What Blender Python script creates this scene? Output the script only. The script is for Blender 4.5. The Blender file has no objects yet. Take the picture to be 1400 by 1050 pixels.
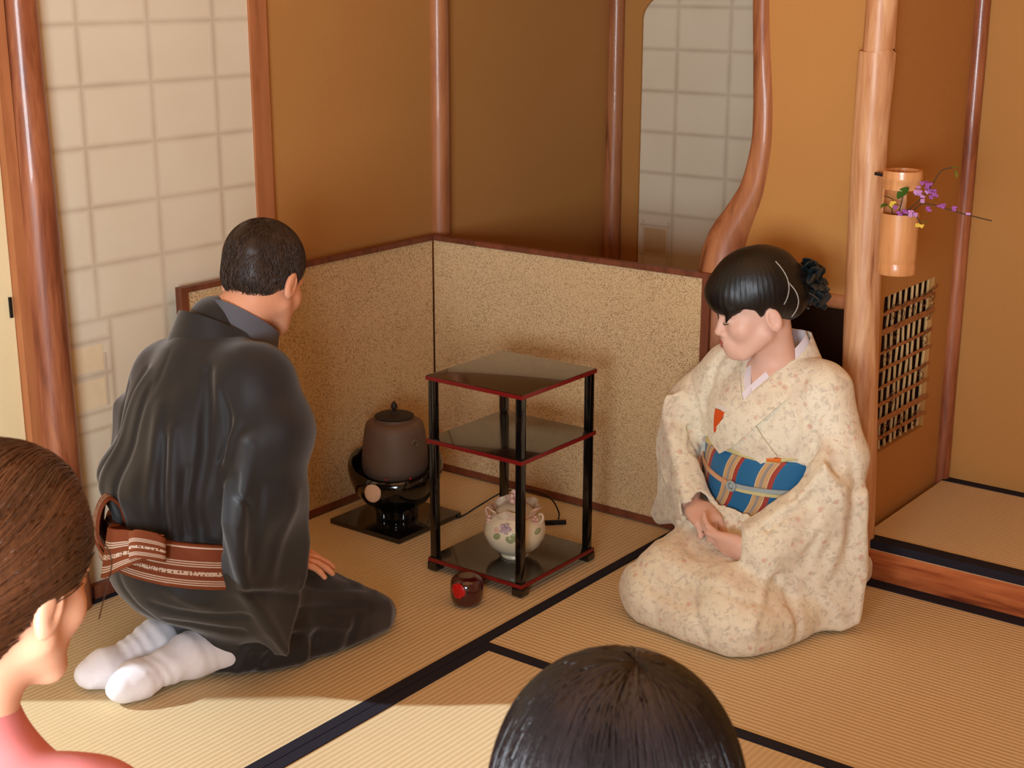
import bpy, bmesh, math, random
import numpy as np
from mathutils import Vector, Matrix
random.seed(7); RNG = np.random.default_rng(5)
SC = bpy.context.scene
COL = SC.collection

# ---------------------------------------------------------------- objects
def link(o, parent=None):
    COL.objects.link(o)
    if parent is not None: o.parent = parent
    return o

def tag(o, label=None, cat=None, group=None, kind=None):
    if label: o['label'] = label
    if cat: o['category'] = cat
    if group: o['group'] = group
    if kind: o['kind'] = kind
    return o

def thing(name, label, cat, loc, rz=0.0, group=None):
    o = bpy.data.objects.new(name, None)
    o.empty_display_size = .05
    link(o); o.location = loc; o.rotation_euler = (0, 0, rz)
    return tag(o, label, cat, group)

class MB:
    """collects shapes into one mesh"""
    def __init__(s): s.v = []; s.f = []
    def add(s, vs, fs):
        n = len(s.v); s.v += [tuple(v) for v in vs]; s.f += [tuple(i + n for i in f) for f in fs]; return s
    def box(s, lo, hi, bev=0.0):
        (x0, y0, z0), (x1, y1, z1) = lo, hi
        if bev <= 0:
            v = [(x0,y0,z0),(x1,y0,z0),(x1,y1,z0),(x0,y1,z0),(x0,y0,z1),(x1,y0,z1),(x1,y1,z1),(x0,y1,z1)]
            return s.add(v, [(0,3,2,1),(4,5,6,7),(0,1,5,4),(1,2,6,5),(2,3,7,6),(3,0,4,7)])
        b = bmesh.new(); bmesh.ops.create_cube(b, size=1)
        for w in b.verts: w.co = Vector(((x0+x1)/2+w.co.x*(x1-x0), (y0+y1)/2+w.co.y*(y1-y0), (z0+z1)/2+w.co.z*(z1-z0)))
        bmesh.ops.bevel(b, geom=list(b.edges), offset=bev, segments=2, affect='EDGES', profile=.7)
        return s.bm(b)
    def bm(s, b):
        b.verts.ensure_lookup_table(); b.verts.index_update()
        s.add([v.co[:] for v in b.verts], [[v.index for v in f.verts] for f in b.faces]); b.free(); return s
    def tube(s, pts, rad, seg=16, cap=True, fn=None, flat=None):
        pts = [Vector(p) for p in pts]; n = len(pts)
        if not hasattr(rad, '__len__'): rad = [rad]*n
        ref = None; base = len(s.v); vs = []; fs = []
        for i, p in enumerate(pts):
            t = (pts[min(i+1, n-1)] - pts[max(i-1, 0)]).normalized()
            if ref is None:
                ref = Vector((0,0,1)) if abs(t.z) < .8 else Vector((1,0,0))
            a = (ref - t*ref.dot(t)).normalized(); ref = a; b = t.cross(a)
            for k in range(seg):
                th = 2*math.pi*k/seg
                r = rad[i]*(fn(i/(n-1), th) if fn else 1)
                ra, rb = (r, r) if flat is None else (r, r*flat)
                vs.append(p + a*math.cos(th)*ra + b*math.sin(th)*rb)
        for i in range(n-1):
            for k in range(seg):
                k2 = (k+1) % seg
                fs.append((i*seg+k, i*seg+k2, (i+1)*seg+k2, (i+1)*seg+k))
        if cap:
            fs.append(tuple(range(seg))[::-1]); fs.append(tuple((n-1)*seg+k for k in range(seg)))
        return s.add(vs, fs)
    def lathe(s, prof, c=(0,0,0), seg=48, fn=None):
        """prof: list of (r,z); r==0 closes"""
        vs = []; fs = []; idx = []
        for i, (r, z) in enumerate(prof):
            if r <= 1e-6:
                idx.append([len(vs)]*seg); vs.append((c[0], c[1], c[2]+z))
            else:
                row = []
                for k in range(seg):
                    th = 2*math.pi*k/seg; q = fn(i, th, r, z) if fn else (r, z)
                    row.append(len(vs)); vs.append((c[0]+q[0]*math.cos(th), c[1]+q[0]*math.sin(th), c[2]+q[1]))
                idx.append(row)
        for i in range(len(prof)-1):
            for k in range(seg):
                k2 = (k+1) % seg
                q = [idx[i][k], idx[i][k2], idx[i+1][k2], idx[i+1][k]]
                q = [x for j, x in enumerate(q) if x not in q[:j]]
                if len(q) > 2: fs.append(tuple(q))
        return s.add(vs, fs)
    def ball(s, c, r, seg=16):
        r = (r, r, r) if not hasattr(r, '__len__') else r
        n = seg//2; vs = []; prof = [(math.sin(math.pi*i/n), -math.cos(math.pi*i/n)) for i in range(n+1)]
        m = MB().lathe([(0 if p[0] < 1e-5 else p[0], p[1]) for p in prof], seg=seg)
        return s.add([(c[0]+v[0]*r[0], c[1]+v[1]*r[1], c[2]+v[2]*r[2]) for v in m.v], m.f)
    def xf(s, M):
        s.v = [tuple(M @ Vector(v)) for v in s.v]; return s
    def build(s, name, mat, parent=None, smooth=True, off=None, sub=0, sharp=None):
        me = bpy.data.meshes.new(name)
        v = s.v if off is None else [(a[0]-off[0], a[1]-off[1], a[2]-off[2]) for a in s.v]
        me.from_pydata(v, [], s.f); me.update()
        b = bmesh.new(); b.from_mesh(me); bmesh.ops.recalc_face_normals(b, faces=list(b.faces)); b.to_mesh(me); b.free()
        if smooth:
            me.polygons.foreach_set('use_smooth', [True]*len(me.polygons))
            me.set_sharp_from_angle(angle=math.radians(sharp or 38))
        o = bpy.data.objects.new(name, me); me.materials.append(mat); link(o, parent)
        if sub:
            m = o.modifiers.new('sub', 'SUBSURF'); m.levels = sub; m.render_levels = sub
        return o

def struct(name, mb, mat, **k):
    return tag(mb.build(name, mat, **k), kind='structure')

def bezier(pts, n=12):
    """Catmull-Rom through points (any dimension)"""
    P = [np.array(p, float) for p in pts]; P = [2*P[0]-P[1]] + P + [2*P[-1]-P[-2]]; out = []
    for i in range(1, len(P)-2):
        for k in range(n):
            t = k/n
            out.append(.5*((2*P[i]) + (P[i+1]-P[i-1])*t + (2*P[i-1]-5*P[i]+4*P[i+1]-P[i+2])*t*t + (3*P[i]-P[i-1]-3*P[i+1]+P[i+2])*t**3))
    out.append(P[-2]); return out

# ---------------------------------------------------------------- materials
def lin(c):
    return tuple(((x/255)/12.92 if x/255 <= .04045 else ((x/255+.055)/1.055)**2.4) for x in c) + (1,)

class NT:
    def __init__(s, name, rough=.6, spec=.3, metal=0, coat=0, sheen=0):
        s.m = bpy.data.materials.new(name); s.m.use_nodes = True; s.t = s.m.node_tree
        s.t.nodes.clear(); s.out = s.n('ShaderNodeOutputMaterial'); s.b = s.n('ShaderNodeBsdfPrincipled')
        s.l(s.b.outputs[0], s.out.inputs[0])
        s.b.inputs['Roughness'].default_value = rough; s.b.inputs['Specular IOR Level'].default_value = spec
        s.b.inputs['Metallic'].default_value = metal; s.b.inputs['Coat Weight'].default_value = coat
        s.b.inputs['Sheen Weight'].default_value = sheen
        s._tc = None
    def n(s, t, **k):
        n = s.t.nodes.new(t)
        for a, b in k.items(): setattr(n, a, b)
        return n
    def l(s, a, b): s.t.links.new(a, b)
    def put(s, sock, v):
        if isinstance(v, bpy.types.NodeSocket): s.l(v, sock)
        else: sock.default_value = v
    def tc(s, scale=(1,1,1), rot=(0,0,0), loc=(0,0,0), src='Object'):
        if s._tc is None: s._tc = s.n('ShaderNodeTexCoord')
        m = s.n('ShaderNodeMapping'); s.l(s._tc.outputs[src], m.inputs[0])
        m.inputs['Scale'].default_value = scale; m.inputs['Rotation'].default_value = rot; m.inputs['Location'].default_value = loc
        return m.outputs[0]
    def noise(s, vec, scale=5, detail=3, rough=.5, dist=0):
        n = s.n('ShaderNodeTexNoise'); s.l(vec, n.inputs['Vector']); n.inputs['Scale'].default_value = scale
        n.inputs['Detail'].default_value = detail; n.inputs['Roughness'].default_value = rough; n.inputs['Distortion'].default_value = dist
        return n.outputs['Fac']
    def vor(s, vec, scale=5, rnd=1, feature='F1', out='Distance'):
        n = s.n('ShaderNodeTexVoronoi', feature=feature); s.l(vec, n.inputs['Vector']); n.inputs['Scale'].default_value = scale
        n.inputs['Randomness'].default_value = rnd; return n.outputs[out]
    def wave(s, vec, scale=5, dist=0, det=0, dscale=1, bands='X', prof='SIN'):
        n = s.n('ShaderNodeTexWave', bands_direction=bands, wave_profile=prof); s.l(vec, n.inputs['Vector'])
        n.inputs['Scale'].default_value = scale; n.inputs['Distortion'].default_value = dist
        n.inputs['Detail'].default_value = det; n.inputs['Detail Scale'].default_value = dscale
        return n.outputs['Fac']
    def ramp(s, f, stops, interp='LINEAR'):
        r = s.n('ShaderNodeValToRGB'); s.l(f, r.inputs[0]); e = r.color_ramp.elements; r.color_ramp.interpolation = interp
        while len(e) > 1: e.remove(e[-1])
        e[0].position = stops[0][0]; e[0].color = stops[0][1]
        for p, c in stops[1:]:
            x = e.new(p); x.color = c
        return r.outputs[0]
    def mix(s, f, a, b, mode='MIX'):
        n = s.n('ShaderNodeMix', data_type='RGBA', blend_type=mode)
        s.put(n.inputs[0], f); s.put(n.inputs[6], a); s.put(n.inputs[7], b); return n.outputs[2]
    def math(s, op, a, b=None, c=None, clamp=False):
        n = s.n('ShaderNodeMath', operation=op, use_clamp=clamp); s.put(n.inputs[0], a)
        if b is not None: s.put(n.inputs[1], b)
        if c is not None: s.put(n.inputs[2], c)
        return n.outputs[0]
    def sep(s, v):
        n = s.n('ShaderNodeSeparateXYZ'); s.l(v, n.inputs[0]); return n.outputs
    def comb(s, x, y, z):
        n = s.n('ShaderNodeCombineXYZ'); s.put(n.inputs[0], x); s.put(n.inputs[1], y); s.put(n.inputs[2], z); return n.outputs[0]
    def bump(s, h, dist=.001, strength=.5, prev=None):
        n = s.n('ShaderNodeBump'); s.l(h, n.inputs['Height']); n.inputs['Distance'].default_value = dist; n.inputs['Strength'].default_value = strength
        if prev is not None: s.l(prev, n.inputs['Normal'])
        s.l(n.outputs[0], s.b.inputs['Normal']); return n.outputs[0]
    def col(s, c): s.put(s.b.inputs['Base Color'], c); return s

def flat(name, rgb, rough=.5, spec=.3, **k):
    m = NT(name, rough, spec, **k)
    t = m.noise(m.tc(), 30, 2); c = lin(rgb)
    m.col(m.mix(t, tuple(x*.9 for x in c[:3])+(1,), tuple(min(1, x*1.08) for x in c[:3])+(1,))); return m.m

def wood(name, a, b, dark=None, axis='Z', rough=.35, scale=1.0, coat=.15, knots=0.0, spec=.4):
    m = NT(name, rough, spec, coat=coat)
    sc = {'Z': (9,9,.9), 'X': (.9,9,9), 'Y': (9,.9,9)}[axis]
    v = m.tc(tuple(x*scale for x in sc))
    n1 = m.noise(v, 2.2, 5, .6, 1.2); n2 = m.noise(v, 9, 4, .6, .3)
    f = m.math('ADD', m.math('MULTIPLY', n1, .75), m.math('MULTIPLY', n2, .25))
    dark = dark or tuple(x*.55 for x in a)
    c = m.ramp(f, [(.30, lin(dark)), (.42, lin(a)), (.62, lin(b))])
    if knots:
        kv = m.tc((6, 6, 2.2) if axis == 'Z' else (2.2, 6, 6))
        d = m.vor(kv, knots, 1)
        k = m.ramp(d, [(.03, (1,1,1,1)), (.12, (0,0,0,1))])
        c = m.mix(m.math('MULTIPLY', k, .8), c, lin(dark))
    m.col(c); m.bump(f, .002, .35); return m.m
# ---------------------------------------------------------------- the materials of the room
def m_wall(name, c1, c2):
    m = NT(name, .9, .1); n = m.noise(m.tc(), 2.0, 4, .55); f = m.noise(m.tc(), 140, 3, .6)
    m.col(m.mix(m.math('ADD', m.math('MULTIPLY', n, .7), m.math('MULTIPLY', f, .3)), lin(c1), lin(c2)))
    m.bump(f, .0012, .35); return m.m
M = {}
M['wall'] = m_wall('ochre_plaster', (172, 122, 66), (186, 134, 76))
M['wall_cream'] = m_wall('cream_plaster', (222, 205, 160), (232, 216, 174))
M['log_red'] = wood('polished_red_log', (130, 70, 42), (172, 106, 68), (78, 40, 25), rough=.40, coat=.22, knots=.5)
M['log_pale'] = wood('pale_debarked_log', (190, 132, 88), (222, 176, 130), (124, 72, 42), rough=.45, coat=.05, knots=1.1)
M['log_curve'] = wood('curved_trunk', (148, 90, 56), (178, 118, 76), (84, 46, 28), rough=.42, coat=.14, knots=.4)
M['trim'] = wood('planed_trim', (166, 104, 64), (180, 116, 74), (140, 84, 50), rough=.5, coat=0)
M['trim_dark'] = wood('dark_trim', (104, 56, 36), (126, 70, 46), (78, 38, 24), rough=.45, coat=0)
M['beam'] = wood('alcove_beam', (168, 88, 46), (206, 124, 72), (104, 44, 24), axis='X', rough=.4, coat=.1, knots=.5)
def tatami(name, axis):
    m = NT(name, .62, .25)
    v = m.tc(); s = m.sep(v); u = s['X'] if axis == 'Y' else s['Y']; w = s['Y'] if axis == 'Y' else s['X']
    rib = m.math('SINE', m.math('MULTIPLY', u, 2*math.pi/.0135))
    rib = m.math('MULTIPLY_ADD', rib, .5, .5)
    straw = m.noise(m.tc((12, 400, 12) if axis == 'Y' else (400, 12, 12)), 1, 3, .6)
    big = m.noise(m.tc(), 2.5, 3)
    c = m.mix(straw, lin((206, 184, 142)), lin((224, 206, 168)))
    c = m.mix(m.math('MULTIPLY', m.math('SUBTRACT', 1.0, rib), .26), c, lin((150, 112, 66)))
    c = m.mix(m.math('MULTIPLY', big, .3), c, lin((206, 168, 112)))
    m.col(c); h = m.math('ADD', rib, m.math('MULTIPLY', straw, .4)); m.bump(h, .0016, .6); return m.m
M['tatami_y'] = tatami('tatami_ribs_lengthwise', 'Y'); M['tatami_x'] = tatami('tatami_ribs_crosswise', 'X')
def heri():
    m = NT('tatami_border_cloth', .8, .15); f = m.noise(m.tc((1,1,1)), 900, 1)
    m.col(m.mix(f, lin((30, 29, 36)), lin((44, 42, 52)))); m.bump(f, .0006, .4); return m.m
M['heri'] = heri()
def screen():
    m = NT('flecked_gold_paper', .75, .2)
    v = m.tc(); a = m.noise(v, 380, 1, .5); patch = m.noise(v, 7, 4, .6)
    z = m.sep(v)['Z']
    base = m.mix(patch, lin((204, 174, 128)), lin((220, 196, 154)))
    thr = m.math('ADD', a, m.math('MULTIPLY', m.math('SUBTRACT', patch, .5), .22))
    fl = m.ramp(thr, [(.555, (0,0,0,1)), (.60, (1,1,1,1))])
    c = m.mix(m.math('MULTIPLY', fl, .75), base, lin((122, 78, 38)))
    m.col(c); return m.m
M['screen'] = screen()
def paper(name, cols, rows, holes=(), tint=((222, 213, 190), (210, 197, 170)), axis='Y', shade=((150,122,96), .50)):
    m = NT(name, .85, .12); s = m.sep(m.tc()); u = s[axis]; z = s['Z']
    acc = None
    def line(co, p, w, lim=None):
        d = m.math('ABSOLUTE', m.math('SUBTRACT', co, p))
        f = m.math('SUBTRACT', 1.0, m.math('DIVIDE', d, w), clamp=True)
        f = m.math('POWER', f, 1.3)
        if lim:
            cc, lo, hi = lim
            f = m.math('MULTIPLY', f, m.math('MULTIPLY', m.math('GREATER_THAN', cc, lo), m.math('LESS_THAN', cc, hi)))
        return f
    for p in cols: f = line(u, p, .015); acc = f if acc is None else m.math('MAXIMUM', acc, f)
    for p in rows: acc = m.math('MAXIMUM', acc, line(z, p, .013))
    for h in holes:
        if h[0] == 'r': f = line(z, h[1], h[4], (u, h[2], h[3]))
        else: f = line(u, h[1], h[4], (z, h[2], h[3]))
        acc = m.math('MAXIMUM', acc, f)
    n = m.noise(m.tc(), 5, 4); fine = m.noise(m.tc(), 60, 4, .7)
    k = m.math('MULTIPLY', acc, m.math('MULTIPLY_ADD', n, .9, .12))
    c = m.mix(n, lin(tint[0]), lin(tint[1])); c = m.mix(m.math('MULTIPLY', k, shade[1]*1.3), c, lin(shade[0]))
    m.col(c); m.bump(m.math('ADD', acc, m.math('MULTIPLY', fine, .2)), .0012, .3); return m.m
M['lacquer'] = flat('black_lacquer', (14, 12, 11), .12, .6, coat=.5)
M['lacquer_top'] = flat('shelf_black_lacquer', (30, 24, 18), .16, .6, coat=.6)
M['lacquer_red'] = flat('red_lacquer_edge', (122, 24, 22), .3, .4)
def iron(name, a, b):
    m = NT(name, .6, .4, metal=.25); n = m.noise(m.tc(), 160, 4, .6); g = m.noise(m.tc(), 9, 3)
    m.col(m.mix(g, lin(a), lin(b))); m.bump(n, .0008, .5); return m.m
M['iron'] = iron('cast_iron', (96, 76, 64), (116, 94, 78)); M['bronze'] = iron('dark_bronze', (40, 34, 30), (54, 46, 40))
M['dark_void'] = flat('dark_room_beyond', (40, 22, 12), .9, .05)  # shade of the unlit space behind openings, put into the colour
M['bamboo'] = wood('dried_bamboo', (204, 140, 86), (220, 160, 104), (176, 108, 62), rough=.35, coat=.2, scale=1.6)
M['bamboo_strip'] = wood('bamboo_lath', (150, 96, 54), (170, 112, 66), (110, 66, 36), rough=.5, coat=0, scale=3)
M['reed'] = wood('reed_stalk', (196, 156, 100), (214, 176, 120), (150, 108, 62), rough=.6, coat=0, scale=3)
M['black'] = flat('black_rubber', (18, 17, 17), .5, .3)
# ---------------------------------------------------------------- room shell
XW, YT, XA, YA, YB = -2.82, 3.26, -1.41, 3.84, 4.25
ZA = .10
# floor slab and mats
fl = MB().box((-2.95, -1.2, -.08), (2.2, 4.4, -.012)); struct('floor', fl, M['trim_dark'])
def mat_(name, lo, hi, m, borders, label, z=0.0):
    t = thing(name, label, 'tatami mat', ((lo[0]+hi[0])/2, (lo[1]+hi[1])/2, z), group='tatami mats of the room')
    L = t.location
    g = MB().box((lo[0]+.001, lo[1]+.001, z-.05 if z else -.03), (hi[0]-.001, hi[1]-.001, z), 0); g.build('woven_surface', m, t, smooth=False, off=L)
    for (a, b) in borders:
        MB().box((a[0], a[1], z-.02), (b[0], b[1], z+.0025), .001).build('cloth_border', M['heri'], t, smooth=False, off=L)
    return t
W = .0285
mat_('tatami_mat', (-2.80, 1.44), (-1.892, 3.30), M['tatami_y'], [((-2.80,1.44),(-2.772,3.30)), ((-1.892-W,1.44),(-1.892,3.30))],
     'tatami mat under the man, shelf stand and kettle, along the paper door wall')
mat_('tatami_mat', (-2.80, -.45), (-1.892, 1.438), M['tatami_y'], [((-2.80,-.45),(-2.772,1.438)), ((-1.892-W,-.45),(-1.892,1.438))],
     'tatami mat in the bottom left corner behind the man, beside the woman in pink')
mat_('tatami_mat', (-1.89, 2.352), (-.02, 3.254), M['tatami_x'], [((-1.89,2.352),(-.02,2.352+W)), ((-1.89,3.254-.044),(-.02,3.254))],
     'tatami mat under the woman in the cream kimono, before the raised alcove')
mat_('tatami_mat', (-1.89, .46), (-.98, 2.35), M['tatami_y'], [((-1.89,.46),(-1.89+W,2.35)), ((-.98-W,.46),(-.98,2.35))],
     'sunlit tatami mat in the foreground, behind the dark haired head')
mat_('tatami_mat', (-.978, .46), (-.06, 2.35), M['tatami_y'], [((-.978,.46),(-.978+W,2.35)), ((-.06-W,.46),(-.06,2.35))],
     'tatami mat at the lower right edge in front of the alcove mat')
mat_('tatami_mat', (-1.39, 3.258), (.4, YA), M['tatami_x'], [((-1.39,3.258),(.4,3.258+.042)), ((-1.39,YA-.034),(.4,YA))],
     'raised tatami mat on the alcove floor', ZA)
# left wall: plain plaster beyond the door
struct('wall_left', MB().box((XW-.1, 2.60, 0), (XW, YB, 3.5)), M['wall'], smooth=False)
struct('wall_left_upper', MB().box((XW-.1, 1.90, 2.2), (XW-.02, 2.60, 3.5)), M['wall_cream'], smooth=False)
struct('wall_left_entry', MB().box((XW-.1, 1.30, 0), (XW, 1.90, 3.5)).box((XW-.1, -1.0, 1.39), (XW, 1.31, 3.5)).box((XW-.1, -1.2, 0), (XW, -.55, 3.5)), M['wall_cream'], smooth=False)
struct('wall_back', MB().box((XW-.1, YB, 0), (-2.705, YB+.1, 3.5)).box((-2.06, YB, 0), (-1.25, YB+.1, 3.5)).box((-2.705, YB, 1.62), (-2.06, YB+.1, 3.5)), M['wall'], smooth=False)
# rounded upper-left corner of the doorway in the back wall
def corner_piece():
    z1, x0, r = 1.40, -2.706, .085; vs = []; fs = []
    arc = [(x0 + r - r*math.cos(a), z1 - r + r*math.sin(a)) for a in [i*math.pi/2/10 for i in range(11)]]
    pl = [(x0-.004, z1+.25)] + [(x0-.004, z1-r)] + arc + [(-2.05, z1), (-2.05, z1+.25)]
    n = len(pl)
    for y in (YB-.0005, YB+.1): vs += [(p[0], y, p[1]) for p in pl]
    fs = [tuple(range(n)), tuple(range(2*n-1, n-1, -1))] + [(i, (i+1) % n, n+(i+1) % n, n+i) for i in range(n)]
    return MB().add(vs, fs)
struct('wall_back_arch', corner_piece(), M['wall'], smooth=False)
struct('floor_recess', MB().box((-2.8, 3.33, -.02), (-1.45, YB, .0)), M['beam'], smooth=False)
# sleeve wall between the curved post and the alcove post
def sleeve_wall():
    pts = [(-1.82,.69),(-1.80,.80),(-1.765,.88),(-1.745,.95),(-1.738,1.055),(-1.744,1.24),(-1.756,1.41),(-1.768,1.8),(-1.76,3.5),(-1.43,3.5),(-1.43,.69)]
    n = len(pts); vs = [(p[0], y, p[1]) for y in (3.298, 3.33) for p in pts]
    return MB().add(vs, [tuple(range(n)), tuple(range(2*n-1, n-1, -1))]+[(i, (i+1) % n, n+(i+1) % n, n+i) for i in range(n)])
struct('wall_sleeve', sleeve_wall(), M['wall'], smooth=False)
struct('wall_sleeve_shade', MB().box((-1.78, 3.36, 0), (-1.41, 3.375, .69)), M['dark_void'], smooth=False)  # dark sheet painted as the unlit opening below the rail
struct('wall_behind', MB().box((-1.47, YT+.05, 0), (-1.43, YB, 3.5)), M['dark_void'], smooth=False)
# alcove walls: left wall with the lattice window hole, back wall, right far wall
ly0, ly1, lz0, lz1 = 3.362, 3.685, .287, .700
aw = MB()
aw.box((XA-.03, YT+.012, 0), (XA, ly0, 3.5)).box((XA-.03, ly1, 0), (XA, YA+.02, 3.5)).box((XA-.03, ly0, 0), (XA, ly1, lz0)).box((XA-.03, ly0, lz1), (XA, ly1, 3.5))
struct('wall_alcove_left', aw, M['wall'], smooth=False)
struct('wall_alcove_back', MB().box((XA-.03, YA, 0), (1.2, YA+.1, 3.5)), M['wall'], smooth=False)
struct('wall_alcove_right', MB().box((.4, YT, 0), (.5, YA, 3.5)), M['wall'], smooth=False)
struct('wall_right', MB().box((.5, YT-.02, 0), (2.2, YT+.08, 3.5)), M['wall'], smooth=False)

def log(name, pts, rad, mat, label=None, cat='post', wob=.05, seg=28, n=10, kind='structure', knots=(), ph=0):
    P = bezier([tuple(p) + (r,) for p, r in zip(pts, rad)], n)
    def fn(t, th):
        v = 1 + wob*(.5*math.sin(3*th+t*7+ph) + .3*math.sin(5*th-t*13+ph*2) + .35*math.sin(t*31+ph)*math.cos(th*2+ph))
        for (kt, kth, ks, kw) in knots:
            dth = (th-kth+math.pi) % (2*math.pi)-math.pi
            v += ks*math.exp(-((t-kt)/kw)**2-(dth/.45)**2)
        return v
    return tag(MB().tube([p[:3] for p in P], [p[3] for p in P], seg, fn=fn).build(name, mat, sharp=80), label, None, None, kind)
# posts
log('trim_1', [(-2.805,1.920,-.01),(-2.805,1.922,.8),(-2.805,1.920,1.6),(-2.805,1.920,3.5)], [.050,.046,.038,.038], M['log_red'], wob=.02)
struct('trim_2', MB().box((-2.83,1.850,0),(-2.795,1.878,3.5)), M['trim'], smooth=False)
struct('trim_3', MB().box((-2.85,2.583,0),(-2.805,2.642,3.5),.002), M['trim'], smooth=False)
log('trim_4', [(-2.82,3.325,0),(-2.82,3.328,1.2),(-2.82,3.33,3.5)], [.035,.033,.032], M['log_curve'], wob=.015)
log('trim_5', [(-2.80,4.235,0),(-2.80,4.235,.7),(-2.80,4.24,1.2),(-2.80,4.24,3.5)], [.033,.032,.029,.03], M['log_curve'], wob=.01)
log('trim_6', [(-1.40,YA-.012,ZA-.05),(-1.402,YA-.012,.7),(-1.399,YA-.012,1.4),(-1.40,YA-.012,3.5)], [.021,.022,.022,.02], M['log_red'], wob=.04)
log('curved_post_', [(-1.835,3.31,0),(-1.835,3.31,.5),(-1.838,3.31,.70),(-1.825,3.31,.80),(-1.790,3.31,.875),(-1.757,3.31,.95),(-1.738,3.31,1.055),(-1.738,3.31,1.15),(-1.744,3.31,1.24),(-1.756,3.31,1.41),(-1.77,3.31,1.8),(-1.76,3.31,3.5)],
    [.068,.068,.066,.056,.044,.035,.031,.029,.028,.026,.027,.028], M['log_curve'], wob=.05, n=14).name = 'trim_7'
log('alcove_pillar', [(-1.40,3.27,-.005),(-1.41,3.27,.3),(-1.425,3.27,.63),(-1.434,3.27,1.02),(-1.436,3.27,1.12),(-1.434,3.27,1.29),(-1.43,3.27,1.45),(-1.43,3.27,3.5)], [.046,.045,.043,.042,.041,.043,.036,.036],
    M['log_pale'], wob=.035, n=16, knots=((.505, 2.4, .14, .022), (.40, 2.5, .10, .025), (.24, -.6, .10, .014)), ph=1).name = 'trim_8'
struct('trim_9', MB().tube([(-1.82,3.31,.688),(-1.62,3.31,.689),(-1.42,3.31,.689)], [.022,.022,.022], 16), M['log_curve'])
struct('trim_10', MB().box((-1.385,3.256,-.01),(.5,3.30,.0785),.004), M['beam'])
struct('trim_11', MB().box((-2.822,1.98,0),(-2.79,2.60,.035),.002), M['trim_dark'])

# paper covered doors
Ys = [2.036+.2*i-.003*i for i in range(0,3)]
rows = [.26+.1375*i for i in range(0,17)]
hl = [('r',.633,1.9,2.10,.013),('r',.550,1.9,2.10,.016),('r',.459,1.9,2.10,.010),('r',.416,1.9,2.10,.010),('c',2.098,.40,.683,.013),('c',2.079,.47,.60,.009),('c',2.083,.15,.416,.011)]
d = struct('door_1', MB().box((-2.835,1.93,.03),(-2.812,2.588,2.2),.001), paper('door_paper', [2.267,2.467], [.141,.283,.683,.81,.946,1.084,1.222,1.36,1.4975,1.635], hl+[('c',2.068,.683,2.3,.015)]), smooth=False)
h = MB().box((-2.8145,1.975,.560),(-2.8112,2.073,.622),.001).box((-2.8145,1.975,.470),(-2.8112,2.073,.538),.001)
h.build('finger_pull', flat('peach_paper', (224,204,168), .85), d, smooth=False)
d2 = struct('door_2', MB().box((-2.75,YB+.01,.03),(-1.95,YB+.03,1.7),.001), paper('door_paper_grey', [-2.57,-2.372,-2.18], [.07+.1385*i for i in range(4)]+[.676,.815,.953,1.09,1.228,1.366], [('r',.632,-2.70,-2.575,.01),('r',.53,-2.70,-2.575,.01),('c',-2.585,.49,.65,.008),('c',-2.685,.49,.65,.006)], axis='X'), smooth=False)
MB().box((-2.68,YB+.0085,.538),(-2.592,YB+.0115,.624),.001).build('finger_pull', flat('buff_paper', (196,166,122), .8), d2, smooth=False)
struct('door_3', MB().box((-2.828,1.44,.02),(-2.8175,1.848,1.9),.001), m_wall('cream_door_paper', (222,204,158),(230,214,172)), smooth=False)
hd = MB().box((-2.822,1.842,.728),(-2.812,1.848,.775),.001); hd.build('door_latch', M['black'], bpy.data.objects['door_3'], smooth=False)
bpy.data.objects['door_latch'].location = (0,-.006,0)

# lattice window in the alcove wall
lw = thing('lattice_window', 'small woven bamboo and reed lattice window low in the alcove side wall', 'lattice window', (XA-.015, ly0, lz0)); L = lw.location
MB().box((XA-.05, ly0-.02, lz0-.02), (XA-.031, ly1+.02, lz1+.02)).build('dark_backing', M['dark_void'], lw, smooth=False, off=L)
nv = 9
for i in range(nv):
    y = ly0+.022+(ly1-ly0-.03)*i/(nv-1)+random.uniform(-.003,.003)
    w = random.uniform(.0034,.0046)
    MB().tube([(XA-.014+random.uniform(-.002,.002),y+random.uniform(-.002,.002),lz0-.005+(lz1-lz0+.01)*k/8) for k in range(9)], w, 8).build('reed', M['reed'], lw, off=L)
for j, (dz, th) in enumerate([(.052,.006),(.085+.015,.0085),(.153,.0045),(.198,.005),(.246,.0045),(.290,.0055),(.338,.0085),(.383,.0055)]):
    z = lz1-dz+.008
    MB().tube([(XA-.001+random.uniform(-.001,.001),ly0-.002+(ly1-ly0+.016)*k/6,z+random.uniform(-.0015,.0015)) for k in range(7)], th, 8, flat=.5).build('bamboo_lath', M['bamboo_strip'], lw, off=L)
vine = MB()
for (py, pz) in [(3.40,.655),(3.46,.648),(3.53,.65),(3.60,.652),(3.655,.658),(3.42,.60),(3.64,.61),(3.385,.55),(3.63,.545),(3.62,.45),(3.40,.34),(3.50,.335),(3.60,.33),(3.43,.42)]:
    for q in range(2):
        pts = [(XA+.003+.005*math.sin(k*1.3+q), py+.015*math.sin(k*.9+q*2)+.004*k, pz-.02+.007*k) for k in range(7)]
        vine.tube(pts, .0011, 5)
vine.build('vine_tie', flat('dry_vine', (96,58,30), .8), lw, off=L)

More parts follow.
